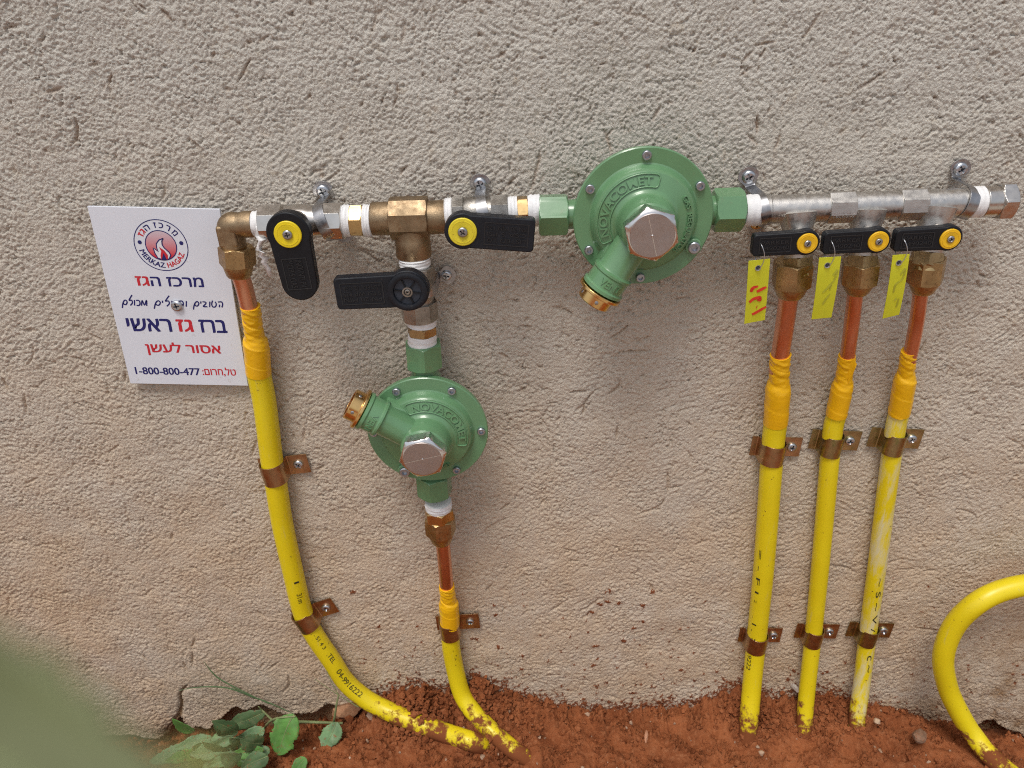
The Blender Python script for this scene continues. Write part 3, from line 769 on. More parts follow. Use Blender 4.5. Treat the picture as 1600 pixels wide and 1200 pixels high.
def gas_pipe(label, cop, cr, tape, sh, sr, nut=None, sheath='sheath', prints=(), group='yellow sheathed copper gas pipes', tape_style=0):
    """cop / tape / sh: photo points (px, py, d) of the copper, the tape wrap and the sheath"""
    end = W(*sh[-1]); R = empty('gas_pipe', end, front=False); tag(R, label, 'gas pipe', group)
    if cop: shift(MB().sweep(pipe_path(cop), cr, 28), end).build('copper_tube', M['copper'], R, 0, 60)
    full = pipe_path(sh)
    shift(MB().sweep(full, sr, 32), end).build('sheath', M[sheath], R, 0, 60)
    if tape:
        tp = pipe_path(tape, 36); n = len(tp); ph = rng.uniform(0, 6)
        S_ = arclen(tp); Lt = S_[-1]; sh_ = rng.uniform(.40, .5); rad = []
        for s in S_:
            t = s / Lt; e = 1 / (1 + math.exp(-(t - sh_) * 38)); rad.append(cr + .0009 + (sr + .0005 - cr - .0009) * e)
        def rf(i, q):
            t = S_[i] / Lt; e = 1 - 1 / (1 + math.exp(-(t - sh_ - .06) * 26))
            w = abs(math.sin(1.0 * q + 24 * t + ph)) + .7 * abs(math.sin(2 * q + 43 * t + 2 * ph)) + .5 * abs(math.sin(1.5 * q - 31 * t))
            lap = .00055 * (1 - ((t * 3.4 + q / 6.283 + ph) % 1))
            return e * .00062 * (1.3 - w) + lap * (.7 + .3 * e)
        shift(MB().sweep(tp, rad, 80, rf=rf), end).build('tape_wrap', M['tape'], R, 0, 24)
    if nut:
        p0, p1, p2, af, rot = nut                 # top, bottom of hexagon, end of the taper
        a, b, c_ = W(*p0), W(*p1), W(*p2); ax = (b - a); L = ax.length
        mb = MB().hexn(0, L, af, a, ax, up=(0, -1, 0), rot=rot, ch=(1, 1)); L2 = (c_ - a).dot(ax.normalized())
        mb.lathe([(L - .004, af * .50), (L - .001, af * .495), (L2 - .002, cr + .0035), (L2, cr + .002)], a, ax, 36)
        shift(mb, end).build('nut', M['brass_nut'], R, .0003)
    for (s_, smid, slen, phi, h_, td) in prints:
        v, f = fit(s_, -slen / 2, slen / 2, -h_ / 2, h_ / 2, fn=on_pipe(full, sr, smid, phi, td))
        shift(MB().add(v, f), end).build('printed_marks', M['print'], R, 0, 0)
    return R, full
# ---------------------------------------------------------------- sign
TLc, TRc, BLc, BRc = W(140, 323, .007), W(347, 325, .007), W(203, 600, .007), W(385, 600, .007)
ctr = (TLc + TRc + BLc + BRc) / 4
SW = ((TRc - TLc).length + (BRc - BLc).length) / 2; SH = ((BLc - TLc).length + (BRc - TRc).length) / 2
e1 = (TRc - TLc) + (BRc - BLc); e2 = (TLc - BLc) + (TRc - BRc)
sang = (math.atan2(e1.z, e1.x) + math.atan2(-e2.x, e2.z)) / 2
sg = empty('notice_sign', ctr, sang)
tag(sg, "white plastic gas notice with round flame logo and Hebrew lettering, screwed to the wall", "sign")
MB().box((-SW / 2, -SH / 2, -.0015), (SW / 2, SH / 2, .0015)).build('panel', M['sign'], sg, .0004)
def uv(u, v): return ((u - .5) * SW, (.5 - v) * SH)
ZI = .00165
def sign_text(s, u0, u1, v, h, ink, bold=.02, name='lettering'):
    x0, y = uv(u0, v); x1, _ = uv(u1, v)
    vv, f = fit(s, x0, x1, y - h / 2, y + h / 2, ZI); b = MB(); w = bold * h * 1.1
    for k, (ox, oy) in enumerate(((0, 0), (w, 0), (-w, 0), (w, w * .5), (-w, -w * .5))): b.add([(q[0] + ox, q[1] + oy, q[2] + k * .000012) for q in vv], f)
    b.build(name, M[ink], sg, 0, 0)
sign_text('זג', .243, .345, .389, .0104, 'red', .035); sign_text('ה זכרמ', .362, .775, .389, .0104, 'navy', .035)
sign_text('ישאר', .092, .448, .639, .0148, 'navy', .035); sign_text('זג', .497, .625, .639, .0142, 'red', .035); sign_text('זרב', .683, .899, .639, .0148, 'navy', .035)
sign_text('ןשעל רוסא', .201, .819, .780, .0158, 'red', .025)
sign_text('1-800-800-477', .069, .612, .917, .0088, 'navy', .03); sign_text(':םורח,לט', .634, .914, .915, .0112, 'red', .015)
# handwritten line
GL = {'ם': ([[(.0, -.5), (.12, .2), (.32, .75), (.58, .95), (.78, .65), (.62, .2), (.34, .18), (.22, .42)]], .95),
      'ל': ([[(.62, 1.9), (.3, 1.3), (.14, .92), (.5, .95), (.56, .45), (.24, .0)]], .75), 'ו': ([[(.16, 1.0), (.1, 0)]], .38),
      'כ': ([[(.0, .95), (.4, .92), (.54, .5), (.4, .08), (.0, .02)]], .72), 'מ': ([[(.0, .0), (.16, .95), (.42, .12), (.78, 1.0), (.74, .0)]], 1.0),
      'י': ([[(.12, 1.0), (.1, .6)]], .34), 'ז': ([[(.34, 1.0), (.1, .75), (.34, .4), (.1, 0)]], .52),
      'ה': ([[(.0, .95), (.5, .98), (.62, .5), (.5, .0)], [(.22, .5), (.16, .0)]], .85),
      'ט': ([[(.16, 1.2), (.02, .55), (.16, .06), (.5, .1), (.64, .6), (.48, 1.0)]], .88), 'ב': ([[(.0, .95), (.46, .85), (.36, .5), (.08, .1), (.64, .06)]], .84)}
for word, u0, u1 in (('םלוכמ', .087, .300), ('םילוזהו', .345, .622), ('םיבוטה', .660, .911)):
    tot = sum(GL[c_][1] for c_ in word); x0, yb = uv(u0, .528); x1, _ = uv(u1, .528); k = (x1 - x0) / tot; hx = .0064; x = 0; b = MB()
    for c_ in word:
        st, adv = GL[c_]
        for s_ in st:
            P = catmull(s_, 5); b.stroke([(x0 + (x + q[0]) * k + .12 * q[1] * hx, yb + q[1] * hx) for q in P], .0014, ZI)
        x += adv
    b.build('handwritten_lettering', M['navy'], sg, 0, 0)
# logo
lx, ly = uv(.500, .194); LR = .205 * SW; IR = .119 * SW
def circ(r, n=56): return [(lx + r * math.cos(2 * math.pi * k / n), ly + r * math.sin(2 * math.pi * k / n)) for k in range(n + 1)]
logo = MB().stroke(circ(LR), .0009, ZI).build('logo_ring', M['navy'], sg, 0, 0)
m, nt, lk, p = new_mat('printed_red_fade')
tc = N(nt, "ShaderNodeTexCoord"); sx = N(nt, "ShaderNodeSeparateXYZ"); lk.new(tc.outputs['Object'], sx.inputs[0])
lk.new(mixc(nt, lk, ramp(nt, lk, sx.outputs['Y'], ly + IR, ly - IR * .75), (.62, .52, .58), (.60, .02, .035)), p.inputs['Base Color']); p.inputs['Roughness'].default_value = .5
MB().add([(x, y, ZI) for x, y in circ(IR)[:-1]], [tuple(range(56))]).build('logo_disc', m, logo, 0, 0)
MB().stroke(circ(IR), .0009, ZI + .0001).build('logo_inner_ring', M['navy'], logo, 0, 0)
fl = [(.235, .49), (.11, .30), (.09, .05), (.184, -.16), (.44, -.44), (.51, -.65), (.36, -.90), (0, -.98), (-.36, -.86), (-.5, -.51), (-.54, -.16), (-.42, -.26), (-.25, -.44), (-.31, -.16), (-.28, .12), (-.06, .37)]
def fp(P, z): return [(lx + x * IR, ly + y * IR, z) for x, y in P]
MB().add(fp(fl, ZI + .0002), [tuple(range(len(fl) - 1, -1, -1))]).build('flame', M['white_ink'], logo, 0, 0)
MB().stroke([(lx + x * IR, ly + y * IR) for x, y in fl + fl[:1]], .0011, ZI + .0003).build('flame_outline', M['navy'], logo, 0, 0)
f2 = [(-.15, -.09), (.15, -.33), (.33, -.65), (.27, -.93), (-.17, -.95), (-.15, -.65), (-.05, -.40)]
MB().add(fp(f2, ZI + .0004), [tuple(range(len(f2) - 1, -1, -1))]).build('flame_core', M['red'], logo, 0, 0)
MB().add(fp([(.08, -.5), (.19, -.93), (-.13, -.95)], ZI + .0005), [(2, 1, 0)]).build('flame_heart', M['navy'], logo, 0, 0)
def arc_text(s, a_mid, a_span, r, h_, ink, top=True, bold=.03):
    def fn(x, y, z):
        if top: q = a_mid - x / r; rr = r + y
        else: q = a_mid + x / r; rr = r - y
        return (lx + rr * math.cos(q), ly + rr * math.sin(q), z)
    sp = a_span * r; v, f = fit(s, -sp / 2, sp / 2, -h_ / 2, h_ / 2, ZI, 0, 0, 1, fn)
    w = .00022; v = [(q[0] + ox, q[1] + oy, q[2] + k * .000012) for k, (ox, oy) in enumerate(((0, 0), (w, 0), (-w, 0), (0, w))) for q in v]; n_ = len(v) // 4; f = [tuple(i + k * n_ for i in q) for k in range(4) for q in f]
    MB().add(v, f).build('logo_lettering', M[ink], logo, 0, 0)
rm = (LR + IR) / 2; D_ = math.radians
arc_text('ז כ ר מ', D_(66), D_(66), rm, .0056, 'navy'); arc_text('ה', D_(121), D_(14), rm, .0056, 'navy'); arc_text('זג', D_(143), D_(21), rm, .0056, 'red')
arc_text('MERKAZ', D_(232), D_(76), rm, .0054, 'navy', False); arc_text('HAGAZ', D_(308), D_(62), rm, .0054, 'red', False)
for q in (172, 8):
    x, y = lx + rm * math.cos(D_(q)), ly + rm * math.sin(D_(q)); MB().lathe([(ZI, .0021), (ZI + .0001, .0020)], (x, y, 0), ZA, 20).build('logo_dot', M['navy'], logo, 0, 0)
sx_, sy_ = uv(.532, .523); screw(sg, (sx_, sy_, .0016), .0062, .2)

# ---------------------------------------------------------------- the main line, left to right
r = line_root('elbow_fitting', (372, 351), (397, 350)); E, L = r; tag(E, "cast brass elbow at the left end of the main line, above the bent pipe", "pipe elbow")
x1 = L / 2; xe = -L / 2 - .001
MB().lathe([(xe, .0118), (x1 - .012, .0120), (x1 - .010, .0128), (x1, .0128)], ax=XA, seg=40).build('arm', M['brass_cast'], E, .0005)
b = MB(); arc = [(xe + .002, 0, 0)] + [(xe - .0035 + .004 * math.cos(q), -.0045 + .0045 * math.sin(q), 0) for q in [math.pi / 2 * (1 + k / 6) for k in range(7)]] + [(xe - .0078, -.012, 0), (xe - .0078, -.022, 0)]
b.sweep(arc, [.0118] + [.0128] * 7 + [.0125, .0125], 36, up=(0, 0, 1)); b.build('body', M['brass_cast'], E, 0, 50)
MB().box((xe - .0185, -.020, -.010), (xe + .001, .002, .0118)).build('wrench_flat', M['brass_cast'], E, .003)
MB().lathe([(-.020, .0125), (-.0225, .0118), (-.029, .0112)], (xe - .0078, 0, 0), YA, 36).build('thread_neck', M['brass'], E)
T = ptfe(E, x1 - .001, x1 + .0105, .0122)
# loose end of the white thread tape
def ribbon(P, w, mt, name, root, tw=1.0):
    vs, fs = [], []; inv = root.matrix_world.inverted()
    for i, (px, py, d) in enumerate(P):
        a = rng.uniform(-.9, .9) * tw; c_ = W(px, py, d); o = Vector((math.cos(a), -math.sin(a) * .8, rng.uniform(-.3, .3))) * w * rng.uniform(.6, 1.1) / 2
        vs += [inv @ (c_ - o), inv @ (c_ + Vector((0, -.002 * rng.uniform(0, 1), 0))), inv @ (c_ + o)]
    for i in range(len(P) - 1):
        for k in (0, 1): fs.append((3 * i + k, 3 * i + k + 1, 3 * i + 4 + k, 3 * i + 3 + k))
    o = MB().add(vs, fs).build(name, M[mt], root, 0, 20)
    s_ = o.modifiers.new('thick', 'SOLIDIFY'); s_.thickness = .0003
    return o
ribbon([(404, 352, .052), (406, 360, .053), (405, 368, .050), (411, 375, .052), (406, 382, .05), (404, 391, .049), (411, 394, .051), (408, 400, .047), (415, 403, .045), (412, 410, .044), (418, 418, .042), (422, 431, .040)], .0085, 'ptfe', 'loose_tape_end', E)

V1, L = line_root('ball_valve', (410, 349), (537, 345)); tag(V1, "bright nickel ball valve with rounded black lever hanging down and yellow cap", "ball valve", "ball valves on the supply line")
valve_body(V1, L, .0175, 'nickel', (.27, .24), rot=.1)
lever(V1, (450, 366), .082, math.radians(4.5), .0205, .0190, .0172, .066, True, 'cap_yellow', .0128, lines=('MOP 5 GAS', 'INOVNTI PV'), tdir=1)
NP, L = line_root('hex_nipple', (548, 345), (569, 345)); tag(NP, "small machined brass hexagon nipple between the bright valve and the brass tee", "pipe nipple", "brass hexagon nipples")
MB().hexn(-L / 2, L / 2, .0285, ax=XA, up=YA, rot=.2).build('hexagon', M['brass'], NP, .0003)
ptfe(NP, -L / 2 - .0085, -L / 2 + .0005, .0155); ptfe(NP, L / 2 - .0005, L / 2 + .0080, .0155)

TE, L = line_root('tee_fitting', (581, 342), (699, 339)); tag(TE, "cast brass tee joining the upper line to the smaller regulator's branch", "pipe tee")
inv = TE.matrix_world.inverted(); cxl = (inv @ W(640, 341, AX_D)).x
MB().lathe([(-L / 2, .0152), (-L / 2 + .001, .0160), (-L / 2 + .012, .0162), (L / 2 - .012, .0162), (L / 2 - .001, .0160), (L / 2, .0152)], ax=XA, seg=48).build('run', M['brass_cast'], TE, 0, 40)
MB().hexn(cxl - .0185, cxl + .0185, .0385, ax=XA, up=YA, rot=math.radians(22.5), n=8, ch=(1, 1)).build('wrench_block', M['brass_cast'], TE, .001)
MB().lathe([(-.010, .0172), (-.0195, .0168), (-.0205, .0172), (-.0375, .0176), (-.0390, .0168)], (cxl + .001, 0, 0), YA, 48).build('branch', M['brass_cast'], TE, 0, 40)

V2, L = line_root('ball_valve', (708, 335), (794, 331)); tag(V2, "dull ball valve with straight black lever pointing right at the larger regulator", "ball valve", "ball valves on the supply line")
valve_body(V2, L, .0165, 'nickel_dull', (.2, .3), rot=.1); ptfe(V2, -L / 2 - .0075, -L / 2 + .0005, .0158)
lever(V2, (723, 362), .080, math.radians(86), .0172, .0158, .0160, .0665, False, 'cap_dirty', .0132, plast='black_worn', lines=('LISTED 1/2', 'CSA 5 PSI', 'PN 20 MIN 125'), tdir=-1)
N2, L = line_root('hex_nipple', (808, 330), (826, 329)); tag(N2, "pale brass nipple wrapped in white tape left of the larger regulator", "pipe nipple", "brass hexagon nipples")
MB().hexn(-L / 2, L / 2, .0255, ax=XA, up=YA, rot=.5).build('hexagon', M['brass'], N2, .0003)
ptfe(N2, -L / 2 - .0085, -L / 2 + .0005, .0145); ptfe(N2, L / 2 - .0005, L / 2 + .0115, .0150)

hexL, hexR = W(842, 336, AX_D), W(1162, 327, AX_D); aB = math.atan2(hexR.z - hexL.z, hexR.x - hexL.x)
regulator(1005, 341, aB, "larger-looking green gas regulator set sideways on the upper line, vent pointing down left")

# vertical branch under the tee
V3, L = line_root('ball_valve', (649, 416), (657, 498), .038); tag(V3, "dull ball valve below the tee, black lever pointing left without a yellow cap", "ball valve", "ball valves on the supply line")
valve_body(V3, L, .0180, 'nickel_dull', (.17, .34), rot=.1); ptfe(V3, -L / 2 - .0095, -L / 2 + .0005, .0155)
lever(V3, (637, 455), .082, math.radians(-87), .0205, .0168, .0162, .0700, False, 'cap_yellow', .0125, plast='black_worn', lines=('LISTED 1/2 CSA', '5 PSI WP 125', 'PN 20 MIN'), tdir=1, hollow=True)
N3, L = line_root('hex_nipple', (659, 508), (659.5, 522), .038); tag(N3, "brown brass nipple wrapped in white tape above the smaller regulator", "pipe nipple", "brass hexagon nipples")
MB().hexn(-L / 2, L / 2, .0275, ax=XA, up=YA, rot=.25).build('hexagon', M['brass_nut'], N3, .0003)
ptfe(N3, -L / 2 - .0100, -L / 2 + .0005, .0150); ptfe(N3, L / 2 - .0005, L / 2 + .0135, .0152)
hT, hB = W(664, 530, .038), W(684, 783, .038); aS = math.atan2(hB.z - hT.z, hB.x - hT.x)
regulator(668, 674, aS, "smaller-looking green gas regulator hung below the tee, vent pointing up left")

# manifold
MF, L = line_root('manifold', (1190, 328), (1515, 316)); tag(MF, "nickel-plated three-way manifold tube on the right with plugged end", "manifold")
inv = MF.matrix_world.inverted(); lx_ = lambda px, py=322: (inv @ W(px, py, AX_D)).x
MB().lathe([(-L / 2, .0138), (-L / 2 + .0008, .0146), (-L / 2 + .006, .0146), (-L / 2 + .007, .0136), (L / 2 - .007, .0136), (L / 2 - .006, .0146), (L / 2 - .0008, .0146), (L / 2, .0138)], ax=XA, seg=48).build('tube', M['nickel_cast'], MF, 0, 40)
for a, b_ in ((1291, 1331), (1401, 1441)):
    MB().hexn(lx_(a), lx_(b_), .0290, ax=XA, up=YA, rot=math.radians(14), n=8, ch=(1, 1)).build('wrench_block', M['nickel_cast'], MF, .0006)
ptfe(MF, -L / 2 - .0175, -L / 2 + .0005, .0152); ptfe(MF, L / 2 - .0005, L / 2 + .0115, .0146)
pl = MB().lathe([(L / 2 + .0105, .0138), (L / 2 + .0115, .0150), (L / 2 + .0260, .0150)], ax=XA, seg=44).build('end_plug', M['nickel'], MF, .0004)
MB().hexn(L / 2 + .0245, L / 2 + .0385, .0318, ax=XA, up=YA, rot=.32).build('plug_hexagon', M['nickel'], pl, .0005)
MB().lathe([(0, 0.0001), (0, .0001)], seg=3) if False else None
v, f = fit('POLIDORO', -.010, .010, -.0022, .0022, .01478, 0, .05, .005)
MB().add([(x + (lx_(1291) + lx_(1331)) / 2, y - .004, z) for x, y, z in v], f).build('cast_lettering', M['nickel_cast'], MF, 0, 20)

br = [((1246, 326), (1247, 402), (1261, 380), (1240, 408), (1236, 447), (1233, 463), .0340), ((1355, 322), (1348, 399), (1372, 377), (1346, 408), (1341, 442), (1337, 458), .0322), ((1464, 318), (1450, 394), (1484, 373), (1450, 402), (1444, 440), (1439, 457), .0308)]
pos_words = ["leftmost of three", "middle of three", "rightmost of three"]
for i, (a, b_, hc, n0, n1, n2, af) in enumerate(br):
    A, B = W(*a, .038), W(*b_, .052); R = empty('branch_valve', A); inv = R.matrix_world.inverted(); ax = (inv @ B); Lb = ax.length
    tag(R, "small black lever valve with amber cap under the manifold, " + pos_words[i], "branch valve", "branch valves under the manifold")
    MB().lathe([(.004, .0185), (.012, .0165), (.020, .0140), (.026, .0142), (.040, .0142), (Lb * .9, .0135), (Lb + .002, .0130)], (0, 0, 0), ax, 44, up=ZA).build('body', M['nickel_cast'], R, 0, 40)
    MB().hexn(Lb, Lb + .013, .0265, (0, 0, 0), ax, up=ZA, rot=.35).build('adaptor', M['brass_nut'], R, .0003)
    MB().lathe([(Lb + .012, .0105), (Lb + .014, .0122), (Lb + .018, .0122)], (0, 0, 0), ax, 40, up=ZA).build('adaptor_collar', M['brass'], R, .0003)
    H = lever(R, hc, .080, math.radians((-86.5, -87, -87)[i]), .0122, .0112, .0106, .0500, False, 'cap_amber', .0096, lines=('PARKER', '0490240'), tdir=-1, thick=.010)

# ---------------------------------------------------------------- clamps on the main line (ear and screw above)
CG = "steel saddle clamps on the main line"
for (px, py, r_, px2, py2, wd, eB, lab, scr) in (
    (511, 346, .0178, 503, 297, .011, .013, "steel saddle clamp round the bright nickel valve at left", ('R',)),
    (757, 333, .0168, 752, 296, .011, .010, "steel saddle clamp round the dull valve left of the larger regulator", ('R',)),
    (1190, 328, .0150, 1170, 275, .010, .016, "steel saddle clamp at the manifold's left end beside the larger regulator", ('R', 'L')),
    (1507, 316, .0148, 1502, 264, .010, .012, "steel saddle clamp at the manifold's plugged right end", ('R',))):
    c_ = W(px, py, AX_D); s_ = W(px2, py2, .006); eT = max(.012, (s_.z - c_.z) - r_ - .0022 + .010)
    a = math.atan2(s_.z - c_.z, s_.x - c_.x)
    saddle('saddle_clamp', (c_.x, 0, c_.z), a, r_, AX_D, wd, eB, eT, 'steel', lab, 'pipe clamp', CG, True, scr, .0066)
c_, s_ = W(655, 452, .038), W(698, 437, .006)
saddle('saddle_clamp', (c_.x, 0, c_.z), math.radians(6), .0172, .036, .011, .008, max(.012, s_.x - c_.x - .0172 - .0022 + .010), 'steel', "steel saddle clamp beside the capless valve below the tee", 'pipe clamp', CG, True, ('R',), .0056)

# ---------------------------------------------------------------- gas pipes
gas_pipe("thick yellow pipe beside the sign, bending right along the ground", [(373, 424, .037), (382, 450, .033), (394, 500, .028)], .0089,
         [(391, 478, .030), (397, 520, .024), (402, 555, .020), (404, 583, .018)],
         [(399, 535, .021), (404, 580, .018), (414, 633, .016), (425, 721, .0155), (431, 754, .0155), (441, 817, .0155), (457, 890, .0155), (473, 956, .0155), (490, 990, .0165), (517, 1030, .0175), (541, 1066, .019), (573, 1093, .023), (607, 1111, .031), (647, 1128, .046), (693, 1144, .060), (735, 1158, .078), (756, 1166, .072), (780, 1180, .055)], .0130,
         ((369, 385, .036), (372, 414, .036), (374, 432, .036), .0310, .35),
         prints=[('04-9916222', .535, .062, -.05, .0075, 1), ('TEL', .482, .016, -.1, .006, 1), ('31m', .365, .016, -.1, .0065, 1), ('1', .338, .003, -.1, .006, 1), ('. 51 4 3', .448, .028, -.1, .005, 1)])
gas_pipe("short yellow pipe dropping from the smaller regulator into a heap of soil", [(691, 838, .038), (694, 870, .033), (699, 930, .022)], .0088,
         [(698, 915, .025), (700, 935, .021), (702, 955, .018), (703, 976, .016)],
         [(701, 950, .019), (703, 980, .0155), (705, 1012, .0155), (712, 1050, .017), (722, 1085, .0235), (740, 1113, .038), (768, 1142, .058), (800, 1170, .080), (825, 1187, .087), (850, 1205, .085)], .0124,
         ((687, 808, .038), (689, 833, .038), (690, 846, .037), .0325, .2), prints=[(". '- .", .085, .03, -.3, .004, 1)])
NB, L = line_root('hex_nipple', (685.5, 794), (686.5, 809), .038); tag(NB, "bright brass nipple under the smaller regulator, above the copper pipe", "pipe nipple", "brass hexagon nipples")
MB().hexn(-L / 2, L / 2 + .001, .0315, ax=XA, up=YA, rot=.25).build('hexagon', M['brass'], NB, .0003); ptfe(NB, -L / 2 - .0105, -L / 2 + .0005, .0160)
A_, B_, C_ = br
def nut_of(b_): return ((*b_[3], .053), (*b_[4], .052), (*b_[5], .051), b_[6], (.10, .30, .62)[br.index(b_)])
gas_pipe("thickest of the three yellow pipes under the manifold, leftmost, with red-lettered tag above", [(1233, 458, .051), (1226, 510, .040), (1215, 580, .028)], .0096,
         [(1219.5, 554, .0325), (1216.5, 600, .026), (1212, 660, .018)],
         [(1217, 612, .022), (1212, 660, .018), (1207, 705, .0165), (1194, 880, .0160), (1182, 1000, .0160), (1175, 1070, .026), (1170, 1130, .046), (1167, 1180, .062)], .0130, nut_of(A_),
         prints=[('= - F I :', .27, .09, .45, .005, 1), ('*', .385, .012, .3, .009, 1), ('9222', .425, .026, .55, .006, 1), ('I .', .36, .014, .4, .006, 1)])
PB, _ = gas_pipe("clean slim yellow pipe in the middle of the three under the manifold", [(1337, 452, .051), (1331, 505, .040), (1321, 580, .026)], .0077,
         [(1324, 555, .030), (1317, 600, .022), (1307, 647, .016)],
         [(1315, 605, .019), (1307, 647, .015), (1299, 692, .0140), (1283, 870, .0138), (1271, 990, .0138), (1262, 1070, .024), (1257, 1125, .040), (1254, 1165, .056)], .0110, nut_of(B_))
fl_ = [W(*q) - Vector(PB.location) for q in ((1327, 560, .038), (1335, 562, .040), (1339, 569, .041), (1336, 577, .040), (1330, 590, .036), (1325, 600, .033))]
fo = MB().add([tuple(q) for q in fl_] + [tuple(q + Vector((0, .0005, 0))) for q in fl_], [(0, 1, 2, 3, 4, 5), (11, 10, 9, 8, 7, 6)] + [(k, (k + 1) % 6 + 0, (k + 1) % 6 + 6, k + 6) for k in range(6)]).build('loose_tape_end', M['tape'], PB, 0, 0)
gas_pipe("slim yellow pipe with pale chalky rub marks, rightmost of the three under the manifold", [(1439, 450, .051), (1432, 505, .040), (1417, 580, .026)], .0073,
         [(1421, 548, .031), (1413, 600, .022), (1405, 645, .016)],
         [(1412, 608, .019), (1405, 645, .015), (1396, 690, .0140), (1371, 880, .0138), (1356, 990, .0138), (1347, 1065, .022), (1340, 1115, .036), (1336, 1160, .052)], .0112, nut_of(C_), sheath='sheath_chalk',
         prints=[('~ S ~ V / .', .33, .11, -.55, .006, 1), ('c ~', .43, .03, -.5, .006, 1)])
lp = [(1620, 1240, .135), (1556, 1190, .102), (1521, 1149, .072), (1497, 1110, .058), (1480, 1071, .050), (1474, 1025, .047), (1491, 978, .046), (1527, 942, .050), (1571, 921, .046), (1625, 913, .044), (1690, 925, .044), (1745, 965, .046), (1775, 1030, .050), (1775, 1110, .062), (1750, 1200, .09)]
gas_pipe("loose loop of yellow pipe arching out of the soil at the right edge", None, 0, None, lp, .0132, group=None)

# ---------------------------------------------------------------- brown pipe clips
PG = "brown passivated pipe clips"
def clip(px, py, r_, d, ang, eL, eR, lab, mt='passivated', w=.0265, sr=.0060):
    c_ = W(px, py, d); return saddle('pipe_clip', (c_.x, 0, c_.z), ang, r_ + .0008, d, w, eL, eR, mt, lab, 'pipe clip', PG, False, ('R',), sr)
clip(428, 737, .0130, .0155, D_(7), .004, .0235, "brown pipe clip below the sign on the bent left pipe")
clip(478, 968, .0130, .0158, D_(22), .004, .0250, "tilted brown pipe clip low on the bent left pipe, above the plant")
clip(703, 982, .0124, .0155, D_(4), .004, .0240, "brown pipe clip just under the tape on the short middle pipe", sr=.0055)
clip(1207, 706, .0130, .0165, D_(-2), .006, .0215, "upper brown pipe clip on the thickest of the three right-hand pipes")
clip(1182, 1002, .0130, .0160, D_(-1), .005, .0215, "lower brown pipe clip on the thickest of the three right-hand pipes")
clip(1299, 694, .0110, .0140, D_(-3), .0075, .0235, "upper brown pipe clip on the middle of the three right-hand pipes", 'passivated_olive')
clip(1271, 994, .0110, .0138, D_(-2), .0075, .0230, "lower brown pipe clip on the middle of the three right-hand pipes")
clip(1396, 691, .0112, .0140, D_(-3), .0105, .0235, "upper olive pipe clip on the chalky rightmost pipe", 'passivated_olive')
clip(1356, 992, .0112, .0138, D_(-3), .0100, .0230, "lower olive pipe clip on the chalky rightmost pipe", 'passivated_olive')

